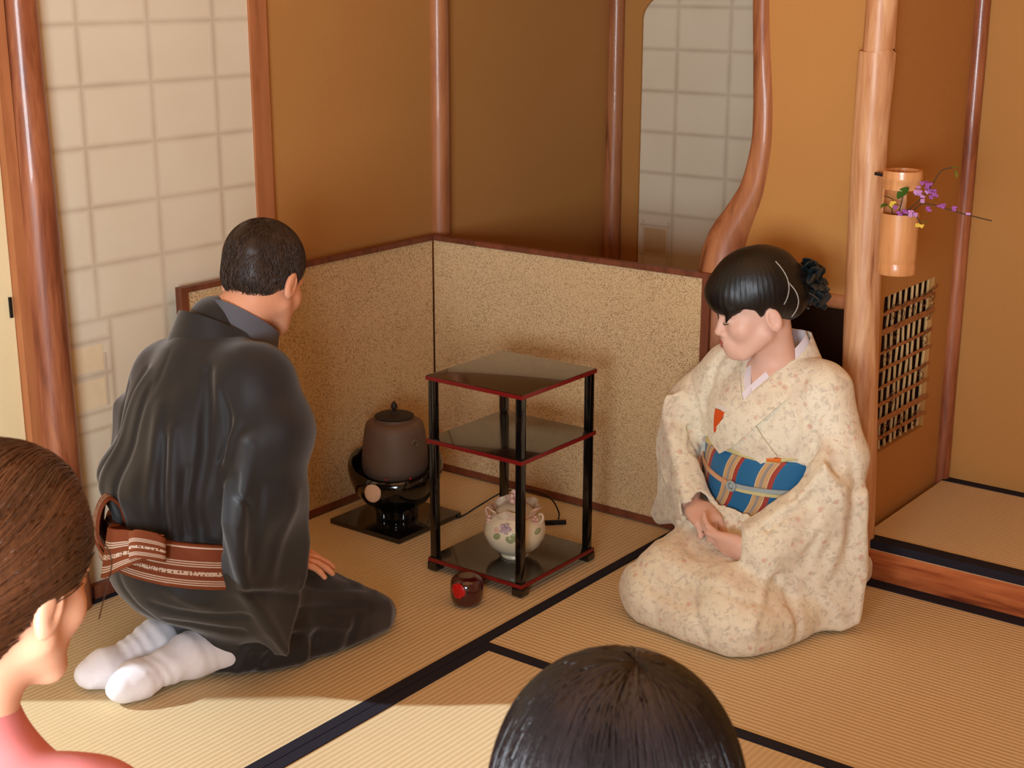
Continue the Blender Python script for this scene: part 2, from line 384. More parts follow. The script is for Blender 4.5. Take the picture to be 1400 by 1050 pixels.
# ---------------------------------------------------------------- two panel hearth screen
t = thing('hearth_screen', 'low two-panel folding screen covered in gold-flecked paper with dark wooden frame', 'folding screen', (-2.77, 3.24, 0)); L = t.location
sx, sy, st, zt = -2.765, 3.25, .02, .727
p1 = MB().box((sx-st+.004, 2.30, .022), (sx-.004, sy-st, zt-.012)); p1.build('screen_panel', M['screen'], t, smooth=False, off=L)
p2 = MB().box((sx, sy-st+.004, .022), (-1.852, sy-.004, zt-.012)); p2.build('screen_panel', M['screen'], t, smooth=False, off=L)
f1 = MB().box((sx-st, 2.28, .0045), (sx, sy, .024)).box((sx-st, 2.28, zt-.014), (sx, sy, zt)).box((sx-st-.0006, 2.2794, .004), (sx+.0006, 2.302, zt+.0006))
f1.build('screen_frame', M['trim_dark'], t, smooth=False, off=L)
f2 = MB().box((sx, sy-st, .0045), (-1.83, sy, .024)).box((sx, sy-st, zt-.014), (-1.83, sy, zt)).box((-1.853, sy-st-.0006, .004), (-1.8294, sy+.0006, zt+.0006))
f2.build('screen_frame', M['trim_dark'], t, smooth=False, off=L)
MB().box((sx+.232,sy-st-.0005,.298),(sx+.2345,sy-st+.0035,.328)).build('hinge_thread', M['black'], t, smooth=False, off=L)
# ---------------------------------------------------------------- three tier shelf stand
x0,x1,y0,y1 = -2.272,-1.973,2.618,2.932
t = thing('shelf_stand', 'square black lacquered three-tier display stand with red shelf edges', 'shelf', ((x0+x1)/2,(y0+y1)/2,0)); L=t.location
for nm, zz in (('bottom_shelf',.036),('middle_shelf',.354),('top_shelf',.517)):
    s = MB().box((x0+.0015,y0+.0015,zz-.006),(x1-.0015,y1-.0015,zz),.0008).build(nm, M['lacquer_top'], t, off=L)
    MB().box((x0,y0,zz-.0115),(x1,y1,zz-.0015),.001).build('red_edge', M['lacquer_red'], s, off=L)
for ix in (0,1):
    for iy in (0,1):
        px = x0+.014 if ix == 0 else x1-.014; py = y0+.014 if iy == 0 else y1-.014
        p = MB()
        for za, zb in ((.036,.343),(.354,.506)): p.box((px-.0095,py-.0095,za),(px+.0095,py+.0095,zb),.0035)
        p.build('post', M['lacquer'], t, off=L)
        MB().box((px-.0155,py-.0155,.0025),(px+.0155,py+.0155,.0245),.003).build('foot', M['lacquer'], t, off=L)
# ---------------------------------------------------------------- kettle on brazier
kx, ky = -2.572, 2.832
t = thing('brazier_board', 'square black lacquered board under the brazier', 'board', (kx,ky,0)); L=t.location
MB().box((-2.70,2.70,.0005),(-2.445,2.962,.014),.0012).build('board', M['lacquer'], t, off=L)
t = thing('tea_brazier', 'round black glazed brazier bowl on lobed feet holding the iron kettle', 'brazier', (kx,ky,.014)); L=t.location
prof = [(0,.0),(.052,.0),(.057,.006),(.058,.02),(.062,.035),(.085,.052),(.108,.082),(.120,.118),(.1245,.150),(.123,.165),(.118,.172),(.112,.168),(.111,.150),(.104,.118),(.086,.082),(.05,.062),(0,.058)]
def fr(i, th, r, z):
    # high sides, front lip dips towards the viewer (-y,+x)
    d = math.cos(th-math.radians(-58)); dip = max(0, d)**1.5*.034
    r = r*1.06 if i >= 5 else r
    if i >= 7 and i <= 13: z = z - dip*min(1, (z-.1)/.05) + max(0,-d)*.012
    return (r, z)
b = MB().lathe(prof, (kx,ky,.014), 64, fr).build('bowl', M['lacquer'], t, off=L, sharp=60)
for a in (-100,-20,60,150):
    th = math.radians(a); c=(kx+.043*math.cos(th),ky+.043*math.sin(th))
    MB().lathe([(0,.0),(.020,.0),(.022,.01),(.018,.04),(.016,.06),(0,.07)],(c[0],c[1],.0145),20).build('foot', M['lacquer'], t, off=L)
an = math.radians(-76)
lp = (kx+.1315*math.cos(an), ky+.1315*math.sin(an), .124)
ov = MB().ball((0,0,0),(.006,.025,.026),24); ov.xf(Matrix.Translation(lp)@Matrix.Rotation(an,4,'Z')@Matrix.Rotation(math.radians(-10),4,'Y'))
ov.build('round_mark', flat('pale_ceramic_disc',(216,180,148),.35), t, off=L)
for a in (-60,-28):
    th=math.radians(a); MB().ball((kx+.119*math.cos(th),ky+.119*math.sin(th),.160),.0026,8).build('red_lamp_dot', flat('red_indicator',(210,30,30),.3), t, off=L)
t = thing('iron_kettle', 'brown cast iron kettle with round lid, sitting in the black brazier', 'kettle', (kx,ky,.135)); L=t.location
prof=[(0,0),(.05,.0),(.078,.01),(.090,.028),(.0925,.045),(.091,.075),(.0865,.12),(.082,.150),(.078,.163),(.068,.170),(.058,.172),(.054,.174),(.0535,.180),(.050,.180),(.05,.172),(0,.172)]
MB().lathe(prof,(kx,ky,.122),56).build('kettle_body', M['iron'], t, off=L)
l=MB().lathe([(0,.003),(.046,.003),(.0535,.0),(.0545,.003),(.047,.0065),(.03,.0085),(.012,.0085),(.0105,.012),(0,.012)],(kx,ky,.303),48).build('lid', M['bronze'], t, off=L)
MB().lathe([(0,0),(.007,0),(.0045,.004),(.0055,.008),(.0085,.013),(.0095,.019),(.0075,.0245),(.004,.029),(.002,.032),(0,.033)],(kx,ky,.3145),20).build('knob', M['bronze'], l, off=L)
for a in (-10,170):
    th=math.radians(a); c=Vector((kx+.086*math.cos(th),ky+.086*math.sin(th),.122+.125)); tn=Vector((-math.sin(th),math.cos(th),0)); o=Vector((math.cos(th),math.sin(th),0))
    MB().tube([c+(tn*math.cos(q)*.007+Vector((0,0,1))*math.sin(q)*.009)+o*.005*abs(math.cos(q*.5)) for q in [k*2*math.pi/14 for k in range(15)]],.0026,8).build('lug', M['iron'], t, off=L)
# cable of the electric heater
cb=[(-2.47,2.90,.006),(-2.44,2.95,.004),(-2.41,3.0,.03),(-2.37,3.06,.062),(-2.32,3.10,.068),(-2.255,3.12,.055),(-2.215,3.11,.025),(-2.20,3.09,.012)]
def at_cam(x,y,d):
    return None
c=MB().tube(bezier(cb,10),.0024,8)
tag(c.build('power_cable', M['black']), 'thin black electric cable looping behind the shelf stand from the brazier', 'cable')
s=thing('cable_switch','small black switch bar lying on the mat behind the stand','switch',(-2.20,3.075,0)); 
MB().box((-.03,-.006,.001),(.03,.006,.012),.002).build('switch_body', M['black'], s); s.rotation_euler=(0,0,.75)
# ---------------------------------------------------------------- water jar
px,py,pz = -2.103,2.762,.036
t=thing('water_jar','cream glazed water jar with ruffled rim and raised pink flowers, on the bottom shelf','jar',(px,py,pz)); L=t.location
glaze=NT('cream_glaze',.18,.5,coat=.4); n=glaze.noise(glaze.tc(),14,3); glaze.col(glaze.mix(n,lin((214,202,168)),lin((232,220,192)))); glaze=glaze.m
pinkrim=NT('pink_tinted_glaze',.2,.5,coat=.4); n=pinkrim.noise(pinkrim.tc(),40,3); pinkrim.col(pinkrim.ramp(n,[(.4,lin((226,208,178))),(.62,lin((214,168,148)))])); pinkrim=pinkrim.m
prof=[(0,0),(.034,0),(.036,.004),(.034,.009),(.048,.018),(.068,.036),(.0785,.06),(.079,.078),(.073,.096),(.060,.109),(.053,.114),(.050,.112),(.055,.104),(.066,.09),(.070,.07),(.05,.03),(0,.02)]
MB().lathe(prof,(px,py,pz),64).build('jar_body',glaze,t,off=L)
def ruffle(i,th,r,z):
    a=[0,.2,.5,1,1,.4][min(i,5)]; return (r+.0045*a*math.sin(th*11),z+.006*a*math.sin(th*5+1))
MB().lathe([(.053,.110),(.055,.116),(.060,.124),(.0665,.134),(.064,.136),(.056,.122),(.052,.112)],(px,py,pz),110,ruffle).build('ruffled_rim',pinkrim,t,off=L)
ld=MB().lathe([(0,.0),(.05,.0),(.052,.004),(.048,.012),(.034,.022),(.016,.027),(0,.028)],(px,py,pz+.112),48).build('lid',glaze,t,off=L)
petal=flat('pale_pink_glaze',(222,178,160),.25,.5); lil=flat('lilac_glaze',(190,164,178),.25,.5); leafg=flat('grey_green_glaze',(150,158,112),.25,.5)
kn=MB()
for k in range(9):
    a=k*2.4; r=.012*((k%3)+.4)/2; kn.ball((px+r*math.cos(a),py+r*math.sin(a),pz+.148+.002*k),(.010-.0005*k,.006,.008),10)
kn.ball((px-.006,py+.002,pz+.168),(.008,.006,.01),10).build('flower_knob',petal,ld,off=L)
def on_jar(deg,z,r): th=math.radians(deg); return Vector((px+r*math.cos(th),py+r*math.sin(th),pz+z))
def petals(deg,z,r,s,m,name,n=5):
    th=math.radians(deg); o=Vector((math.cos(th),math.sin(th),.15)).normalized(); tn=Vector((-math.sin(th),math.cos(th),0)); up=o.cross(tn)
    f=MB(); c=on_jar(deg,z,r)
    for k in range(n):
        a=2*math.pi*k/n; q=c+tn*math.cos(a)*s+up*math.sin(a)*s; f.ball(q,(s*.62,s*.62,s*.55),10)
    f.ball(c+o*.002,s*.4,10); return f.build(name,m,t,off=L)
petals(-72,.098,.071,.010,lil,'lilac_flower'); petals(-90,.09,.074,.006,petal,'pink_flower')
petals(0,.11,.064,.008,petal,'pink_flower'); petals(-130,.105,.068,.008,petal,'pink_flower')
for (deg,z,r,rot) in ((-88,.076,.0775,.5),(-62,.072,.0785,-.5),(-54,.078,.0778,-1.2),(-5,.085,.077,.3)):
    th=math.radians(deg); m_=Matrix.Translation(on_jar(deg,z,r))@Matrix.Rotation(th,4,'Z')@Matrix.Rotation(rot,4,'X')
    MB().ball((0,0,0),(.003,.012,.0085),14).xf(m_).build('leaf',leafg,t,off=L)
for deg in (-160,15):
    c=on_jar(deg,.118,.062); th=math.radians(deg); o=Vector((math.cos(th),math.sin(th),0))
    MB().tube([c,c+o*.012+Vector((0,0,.008)),c+o*.017+Vector((0,0,-.004)),c+o*.012+Vector((0,0,-.016)),c+o*.004+Vector((0,0,-.022))],.004,10).build('handle',pinkrim,t,off=L,sub=1)
# ---------------------------------------------------------------- tea caddy
cx,cy=-2.062,2.517
t=thing('tea_caddy','small round dark lacquered tea caddy with red painted flower, on the mat','tea caddy',(cx,cy,0)); L=t.location
cl=NT('dark_red_lacquer',.15,.6,coat=.6); n=cl.noise(cl.tc(),12,2); cl.col(cl.mix(n,lin((48,14,14)),lin((74,20,18)))); cl=cl.m
MB().lathe([(0,.001),(.024,.001),(.034,.006),(.0395,.018),(.0405,.034),(.0402,.044),(.0,.044)],(cx,cy,0),48).build('caddy_body',cl,t,off=L,sharp=60)
MB().lathe([(.0,.0445),(.0406,.0445),(.0400,.054),(.037,.064),(.030,.070),(.016,.0725),(0,.073)],(cx,cy,0),48).build('caddy_lid',cl,t,off=L,sharp=60)
redp=flat('red_painted_petal',(190,24,22),.2,.5)
f=MB()
for (deg,z,ry,rz) in ((-97,.047,.010,.014),(-72,.046,.010,.013),(-84,.060,.011,.006),(-85,.034,.010,.006)):
    th=math.radians(deg); r=.0385 if z<.055 else .036
    f.add(*(lambda m_: (m_.v,m_.f))(MB().ball((0,0,0),(.003,ry*1.15,rz*1.15),14).xf(Matrix.Translation((cx+r*math.cos(th),cy+r*math.sin(th),z))@Matrix.Rotation(th,4,'Z')@Matrix.Rotation(-.45 if z>.055 else 0,4,'Y'))))
f.build('painted_flower',redp,t,off=L)
# ---------------------------------------------------------------- hanging bamboo vase
vx,vy,vz=-1.322,3.205,.797; vr=.044
t=thing('bamboo_vase','cut bamboo vase hanging on the pale alcove pillar with flowers inside','vase',(vx,vy,vz)); L=t.location
R0=math.radians
def vase():
    m=MB()
    m.lathe([(0,.0),(vr*.98,.0),(vr*1.0,.003),(vr*1.0,.022),(vr*.965,.026),(vr*.985,.03),(vr,.04),(vr*.99,.09),(vr*.985,.142),(vr*.9,.142),(vr*.88,.03),(0,.028)],(vx,vy,vz),48)
    m.lathe([(vr*.99,.198),(vr*.99,.216),(vr*1.04,.220),(vr*1.02,.226),(vr*1.0,.24),(vr*.9,.24),(vr*.88,.200),(vr*.99,.198)],(vx,vy,vz),48)
    # wall strip left standing behind the opening
    a0,a1=R0(95),R0(215); ns=16; vs=[]; fs=[]
    for z in (.138,.202):
        for r in (vr*.985,vr*.89):
            for k in range(ns+1):
                a=a0+(a1-a0)*k/ns; vs.append((vx+r*math.cos(a),vy+r*math.sin(a),vz+z))
    n=ns+1
    for k in range(ns): fs+=[(k,k+1,2*n+k+1,2*n+k),(n+k,3*n+k,3*n+k+1,n+k+1)]
    fs+=[(0,2*n,3*n,n),(ns,n+ns,3*n+ns,2*n+ns)]
    return m.add(vs,fs)
vase().build('bamboo_tube',M['bamboo'],t,off=L)
MB().tube([(vx-.035,vy+.02,vz+.22),(vx-.075,vy+.015,vz+.225)],.004,8).build('hook',M['black'],t,off=L)
# flower stems in the vase
stem_m=flat('brown_twig',(82,60,34),.8); leaf_m=flat('green_leaf',(66,104,34),.45,.4); leaf_l=flat('yellow_green_leaf',(130,140,56),.5); pur=flat('violet_petal',(158,84,160),.5); purl=flat('pale_violet_petal',(196,140,196),.5); yel=flat('yellow_petal',(226,190,74),.5)
def leaf(m,p,d,l,w):
    d=Vector(d).normalized(); s=d.cross(Vector((.3,.2,1))).normalized(); u=s.cross(d); vs=[];fs=[]
    for i in range(7):
        q=i/6; ww=w*math.sin(math.pi*min(1,q*.92+.04))**.8; c=Vector(p)+d*l*q+u*(-.15*l*q*q)
        vs+=[c-s*ww+u*ww*.25,c,c+s*ww+u*ww*.25]
    for i in range(6):
        for k in range(2): fs.append((3*i+k,3*i+k+1,3*i+4+k,3*i+3+k))
    m.add(vs,fs)
def spray(lab,pts,clusters,leaves,nm='flower_stem'):
    t=thing(nm,lab,'flower',pts[0],group='flowers in the bamboo vase'); L=t.location
    MB().tube(bezier(pts,6),[.0016]*(6*(len(pts)-1)+1),6).build('stem',stem_m,t,off=L)
    for (c,n,sp,mm) in clusters:
        f=MB()
        for k in range(n):
            q=Vector(c)+Vector((random.gauss(0,1),random.gauss(0,1),random.gauss(0,1)))*sp
            for e in range(4):
                a=e*1.57+k; f.ball(q+Vector((math.cos(a)*.003,math.sin(a)*.002,math.sin(a*2)*.002)),(.0032,.0028,.0034),8)
        f.build('blossom',mm,t,off=L)
    for (p,d,l,w,mm) in leaves:
        m=MB(); leaf(m,p,d,l,w); m.build('leaf',mm,t,off=L)
V=Vector
def vp(px_,pz_,y=vy-.02): return (px_,y,pz_)
# photo plane helper: positions measured at depth of the vase
spray('violet-flowered twig rising right from the bamboo vase, highest of its stems',[vp(-1.325,.93),vp(-1.29,.955),vp(-1.262,.985),vp(-1.245,1.01),vp(-1.225,1.045),vp(-1.20,1.055)],
      [((-1.262,vy-.025,1.010),7,.008,pur),((-1.272,vy-.03,.995),6,.006,purl),((-1.242,vy-.025,.997),5,.006,pur),((-1.262,vy-.03,.985),4,.006,purl)],[(vp(-1.20,1.055),(1,-.2,.1),.022,.010,leaf_l),(vp(-1.195,1.05),(.5,-.3,-.7),.02,.007,leaf_l)])
spray('thin twig with small violet buds reaching far right from the bamboo vase',[vp(-1.32,.93),vp(-1.285,.948),vp(-1.262,.968),vp(-1.22,.965),vp(-1.17,.955),vp(-1.10,.945)],
      [((-1.215,vy-.02,.967),3,.003,pur),((-1.187,vy-.02,.965),3,.003,pur),((-1.245,vy-.02,.955),2,.003,pur),((-1.155,vy-.02,.955),1,.001,purl)],[])
spray('violet blossoms with green leaves low in the opening of the bamboo vase',[vp(-1.325,.92),vp(-1.315,.95),vp(-1.31,.98)],
      [((-1.30,vy-.04,.948),6,.006,pur),((-1.283,vy-.042,.945),6,.005,purl)],[((-1.318,vy-.03,.975),(.7,-.3,.9),.045,.011,leaf_m),((-1.325,vy-.03,.97),(-.7,-.3,.4),.03,.008,leaf_m),((-1.33,vy-.03,.955),(.2,-.6,.1),.03,.009,leaf_l),((-1.34,vy-.03,.96),(-.3,-.5,-.1),.02,.008,leaf_m)])
spray('yellow flower with leaf drooping at the right rim of the bamboo vase',[vp(-1.30,.935),vp(-1.285,.947),vp(-1.272,.935),vp(-1.262,.92)],
      [((-1.262,vy-.03,.918),4,.004,yel)],[((-1.26,vy-.02,.925),(1,0,.2),.018,.009,leaf_l)])
spray('small yellow bloom inside the window of the bamboo vase',[vp(-1.33,.93),vp(-1.335,.955),vp(-1.325,.966)],[((-1.322,vy-.04,.966),3,.003,yel)],[((-1.325,vy-.035,.962),(.9,-.3,.1),.022,.006,leaf_l)])
# ---------------------------------------------------------------- implicit surface modelling
f4 = np.float32
def A(*v): return np.array(v, f4)
def nrm(v): v = np.array(v, float); return v/np.linalg.norm(v)
def sm(a, b, k):
    if k <= 0: return np.minimum(a, b)
    h = np.maximum(k-np.abs(a-b), 0)/k; return np.minimum(a, b)-h*h*k*.25
def sx_(a, b, k=0.0): return -sm(-a, -b, k)
def cap(P, a, b, r1, r2, fl=None):
    a = np.array(a, f4); b = np.array(b, f4); ab = b-a; t = np.clip(((P-a)@ab)/max(float(ab@ab), 1e-9), 0, 1)
    q = P-a-t[:, None]*ab
    if fl is not None:       # flattened along direction fl[0] by factor fl[1]
        n = np.array(nrm(fl[0]), f4); q = q+(q@n)[:, None]*n*(1/fl[1]-1)
    return np.sqrt((q*q).sum(1))-(r1+(r2-r1)*t)
def ell(P, c, r, R=None):
    q = P-np.array(c, f4)
    if R is not None: q = q@np.array(R, f4)
    r = np.array(r, f4); k0 = np.sqrt(((q/r)**2).sum(1)); k1 = np.sqrt(((q/(r*r))**2).sum(1))
    return k0*(k0-1)/np.maximum(k1, 1e-6)
def bx_(P, c, h, rd=0.0, R=None):
    q = P-np.array(c, f4)
    if R is not None: q = q@np.array(R, f4)
    q = np.abs(q)-np.array(h, f4)+rd
    return np.sqrt((np.maximum(q, 0)**2).sum(1))+np.minimum(q.max(1), 0)-rd
def poly2(X, Y, pts):
    p = np.array(pts, f4); n = len(p); d = np.full(X.shape, 1e9, f4); s = np.ones(X.shape, f4)
    for i in range(n):
        a = p[i]; b = p[i-1]; e = b-a; wx = X-a[0]; wy = Y-a[1]
        t = np.clip((wx*e[0]+wy*e[1])/(e@e), 0, 1); bx = wx-e[0]*t; by = wy-e[1]*t
        d = np.minimum(d, bx*bx+by*by)
        c1 = Y >= a[1]; c2 = Y < b[1]; c3 = e[0]*wy > e[1]*wx
        s = np.where((c1 & c2 & c3) | (~c1 & ~c2 & ~c3), -s, s)
    return s*np.sqrt(d)
def slab(P, o, u, v, pts, th, rd=.01, thv=None):
    """polygon in the plane (o; u, v), extruded by half thickness th"""
    u = np.array(nrm(u), f4); v = np.array(v, float); v = np.array(nrm(v-u*float(np.dot(u, v))), f4); n = np.cross(u, v)
    q = P-np.array(o, f4); a = poly2(q@u, q@v, pts)+rd; b = np.abs(q@n)-th+rd
    return np.minimum(np.maximum(a, b), 0)+np.sqrt(np.maximum(a, 0)**2+np.maximum(b, 0)**2)-rd
def segd(P, a, b):
    a = np.array(a, f4); b = np.array(b, f4); ab = b-a; t = np.clip(((P-a)@ab)/max(float(ab@ab), 1e-9), 0, 1)
    q = P-a-t[:, None]*ab; return np.sqrt((q*q).sum(1))
def pathd(P, pts):
    d = segd(P, pts[0], pts[1])
    for i in range(1, len(pts)-1): d = np.minimum(d, segd(P, pts[i], pts[i+1]))
    return d
def crease(P, d, pts, depth, w):
    """carve (depth > 0) or raise (depth < 0) a soft line"""
    if not isinstance(pts[0], (tuple, list, np.ndarray)): pts = [pts]
    return d+depth*np.exp(-(pathd(P, pts)/w)**2)
def snap_creases(fn, L):
    out = []
    for pts, dp, w in L:
        C = bezier(pts, 4); out.append(([grad_snap(fn, c, 0.0, 5) for c in C], dp, w))
    return out
def apply_creases(P, d, CR, gain=1.0):
    for pts, dp, w in CR:
        pa = np.array(pts); c = pa.mean(0); r = np.linalg.norm(pa-c, axis=1).max()+3*w
        m = ((P-c.astype(f4))**2).sum(1) < r*r
        if m.any():
            q = P[m]; t = pathd(q, pts); L = np.linalg.norm(pa[-1]-pa[0]); e = 1-np.exp(-np.minimum(np.linalg.norm(q-pa[0], axis=1), np.linalg.norm(q-pa[-1], axis=1))/(2*w))*.6
            d[m] = d[m]+gain*dp*np.exp(-(t/w)**2)*e
    return d
_K = [(nrm(RNG.normal(size=3)), RNG.uniform(0, 6.28)) for _ in range(24)]
def wob(P, f, sc=(1,1,1), n=6, off=0):
    Q = P*np.array(sc, f4); s = np.zeros(len(P), f4); Q = Q+.35/f*np.sin(Q[:, [1,2,0]]*f*.7+off)
    for i in range(n):
        k, ph = _K[(i+off*5) % 24]; s += np.sin(Q@np.array(k*f*(1+.35*i), f4)+ph)/(1+.4*i)
    return s/2.2
def sdf_arrays(fn, lo, hi, h):
    lo = np.array(lo, float); hi = np.array(hi, float); B = 8
    nb = np.ceil((hi-lo)/(h*B)).astype(int); N = nb*B+1
    g = np.stack(np.meshgrid(*[np.arange(k) for k in nb], indexing='ij'), -1).reshape(-1, 3)
    c = (lo+(g*B+B/2)*h).astype(f4); dc = fn(c)
    D = np.full(tuple(N), 1.0, f4)
    for i, d in zip(g[dc < 0], dc[dc < 0]): D[i[0]*B:(i[0]+1)*B+1, i[1]*B:(i[1]+1)*B+1, i[2]*B:(i[2]+1)*B+1] = -1
    act = g[np.abs(dc) < B*h*.87*1.5+.02]
    o = np.stack(np.meshgrid(*[np.arange(B+1)]*3, indexing='ij'), -1).reshape(-1, 3)
    for s in range(0, len(act), 400):
        ix = (act[s:s+400, None, :]*B+o[None]).reshape(-1, 3)
        D[ix[:, 0], ix[:, 1], ix[:, 2]] = fn((lo+ix*h).astype(f4))
    D[0] = D[-1] = 1; D[:, 0] = D[:, -1] = 1; D[:, :, 0] = D[:, :, -1] = 1
    S = D < 0
    cnt = np.zeros(tuple(N-1), np.int8); sl = [slice(0, -1), slice(1, None)]
    for a in (0, 1):
        for b in (0, 1):
            for cc in (0, 1): cnt += S[sl[a], sl[b], sl[cc]]
    cell = np.argwhere((cnt > 0) & (cnt < 8)); idx = np.full(tuple(N-1), -1, np.int32); idx[cell[:, 0], cell[:, 1], cell[:, 2]] = np.arange(len(cell))
    acc = np.zeros((len(cell), 3)); w = np.zeros(len(cell))
    cs = [(a, b, cc) for a in (0, 1) for b in (0, 1) for cc in (0, 1)]
    for p in cs:
        for ax in range(3):
            if p[ax]: continue
            q = list(p); q[ax] = 1
            da = D[cell[:, 0]+p[0], cell[:, 1]+p[1], cell[:, 2]+p[2]]; db = D[cell[:, 0]+q[0], cell[:, 1]+q[1], cell[:, 2]+q[2]]
            m = (da < 0) != (db < 0); t = np.where(m, da/np.where(m, da-db, 1), 0)
            pos = np.array(p, float)[None].repeat(len(cell), 0); pos[:, ax] += t
            acc[m] += pos[m]; w[m] += 1
    V = lo+(cell+acc/w[:, None])*h; F = []
    for ax in range(3):
        a1, a2 = [(1, 2), (2, 0), (0, 1)][ax]
        sa = [slice(None)]*3; sb = [slice(None)]*3; sa[ax] = slice(0, -1); sb[ax] = slice(1, None)
        e = np.argwhere(S[tuple(sa)] != S[tuple(sb)]); flip = S[tuple(sa)][e[:, 0], e[:, 1], e[:, 2]]
        c0 = e.copy(); c1 = e.copy(); c1[:, a1] -= 1; c2 = c1.copy(); c2[:, a2] -= 1; c3 = e.copy(); c3[:, a2] -= 1
        q = np.stack([idx[c[:, 0], c[:, 1], c[:, 2]] for c in (c0, c1, c2, c3)], 1)
        q[~flip] = q[~flip][:, ::-1]; F.append(q)
    F = np.concatenate(F); F = F[(F >= 0).all(1)]
    return V, F
def sdf_mesh(name, fn, lo, hi, h, mat, parent=None, off=(0,0,0), xf=None, smooth_it=1, kind=None):
    V, F = sdf_arrays(fn, lo, hi, h)
    if smooth_it:
        for _ in range(smooth_it):
            acc = np.zeros_like(V); w = np.zeros(len(V))
            for i in range(4):
                a = F[:, i]; b = F[:, (i+1) % 4]
                for k in range(3): acc[:, k] += np.bincount(a, V[b, k], len(V))+np.bincount(b, V[a, k], len(V))
                w += np.bincount(a, minlength=len(V))+np.bincount(b, minlength=len(V))
            V = V*.5+.5*acc/np.maximum(w, 1)[:, None]
    if xf is not None: V = V@xf[0].T+xf[1]
    V = V-np.array(off)
    me = bpy.data.meshes.new(name); me.vertices.add(len(V)); me.vertices.foreach_set('co', V.astype(f4).ravel())
    me.loops.add(len(F)*4); me.loops.foreach_set('vertex_index', F.ravel().astype(np.int32))
    me.polygons.add(len(F)); me.polygons.foreach_set('loop_start', np.arange(0, len(F)*4, 4, dtype=np.int32))
    me.polygons.foreach_set('loop_total', np.full(len(F), 4, np.int32)) if False else None
    me.update(calc_edges=True); me.validate(); me.polygons.foreach_set('use_smooth', [True]*len(me.polygons))
    me.materials.append(mat); o = bpy.data.objects.new(name, me); link(o, parent)
    return o
def grad_snap(fn, p, off, it=6):
    p = np.array(p, float)
    for _ in range(it):
        q = np.array([p, p+[1e-3,0,0], p+[0,1e-3,0], p+[0,0,1e-3]], f4); d = fn(q); gr = (d[1:]-d[0])/1e-3
        n = np.linalg.norm(gr); p = p-(d[0]-off)*gr/max(n*n, .3)
    return p
def near(P, c, r0, fn):
    """exact only near the part, a safe lower bound elsewhere"""
    q = P-np.array(c, f4); D = np.sqrt((q*q).sum(1)); out = D-r0; m = out < .045
    if m.any(): out[m] = fn(P[m])
    return out
class Fr:
    """a local frame: x right, y forward, z up"""
    def __init__(s, o, fwd, pitch=0, roll=0):
        f = nrm((fwd[0], fwd[1], 0)); r = np.array([f[1], -f[0], 0]); u = np.array([0, 0, 1.])
        if len(fwd) > 2 and fwd[2]: pass
        p = math.radians(pitch); f2 = f*math.cos(p)-u*math.sin(p); u2 = u*math.cos(p)+f*math.sin(p)
        q = math.radians(roll); r2 = r*math.cos(q)-u2*math.sin(q); u3 = u2*math.cos(q)+r*math.sin(q)
        s.o = np.array(o, float); s.R = np.stack([r2, f2, u3], 1)
    def to(s, P): return ((P-s.o.astype(f4))@s.R.astype(f4)).astype(f4)
    def w(s, p): return s.o+s.R@np.array(p, float)
def head_sdf(Q, fem=False, scale=1.0):
    """Q in head frame: origin between the ears at eye height"""
    Q = Q/scale
    d = ell(Q, (0,-.012,.034), (.0745,.096,.083))
    d = sm(d, ell(Q, (0,.024,-.036), (.058 if not fem else .051,.064,.064)), .035)
    d = sm(d, ell(Q, (0,.060 if not fem else .068,-.092), (.025,.024,.020)), .03)
    for s in (-1, 1):
        d = sm(d, ell(Q, (s*.036,.052,-.028), (.026,.026,.026)), .025)
        d = sm(d, cap(Q, (s*.052,.0,-.05), (s*.028,.055,-.092), .018, .014), .025)
        d = sm(d, cap(Q, (s*.012,.086,.018), (s*.045,.072,.014), .008, .008), .014)
        d = sx_(d, -ell(Q, (s*.031,.098,-.002), (.018,.018,.011)), .010)
        d = sm(d, ell(Q, (s*.031,.076,-.003), (.0155,.0135,.0105)), .003)
        q = crease(Q, d, [(s*.018,.088,-.007),(s*.031,.0905,-.0095),(s*.045,.084,-.007)], .0018, .0018); d = q
    d = sm(d, cap(Q, (0,.086,.004), (0,.100,-.030), .0065, .0095), .010)
    d = sm(d, ell(Q, (0,.103,-.034), (.0085,.009,.0075)), .006)
    for s in (-1, 1): d = sm(d, ell(Q, (s*.0115,.094,-.037), (.006,.008,.006)), .004)
    d = sm(d, ell(Q, (0,.082,-.063), (.027,.018,.026)), .014)
    d = sm(d, ell(Q, (0,.0925,-.0585), (.019,.0075,.0045)), .004)
    d = sm(d, ell(Q, (0,.091,-.0685), (.016,.0075,.0055)), .004)
    d = crease(Q, d, [(-.022,.088,-.064),(0,.099,-.0632),(.022,.088,-.064)], .003, .0022)
    for s in (-1, 1):
        c = np.array([s*.0775,-.018,-.012]); a = math.radians(14)
        R = np.array([[1,0,0],[0,math.cos(a),math.sin(a)],[0,-math.sin(a),math.cos(a)]])
        e = ell(Q, c, (.0085,.0195,.032), R)
        e = sx_(e, -ell(Q, c+[s*.007,.002,.003], (.0065,.0105,.019), R), .004)
        e = sm(e, ell(Q, c+[s*.0035,-.001,.004], (.0025,.006,.016), R), .004)
        d = sm(d, e, .005)
    return d*scale
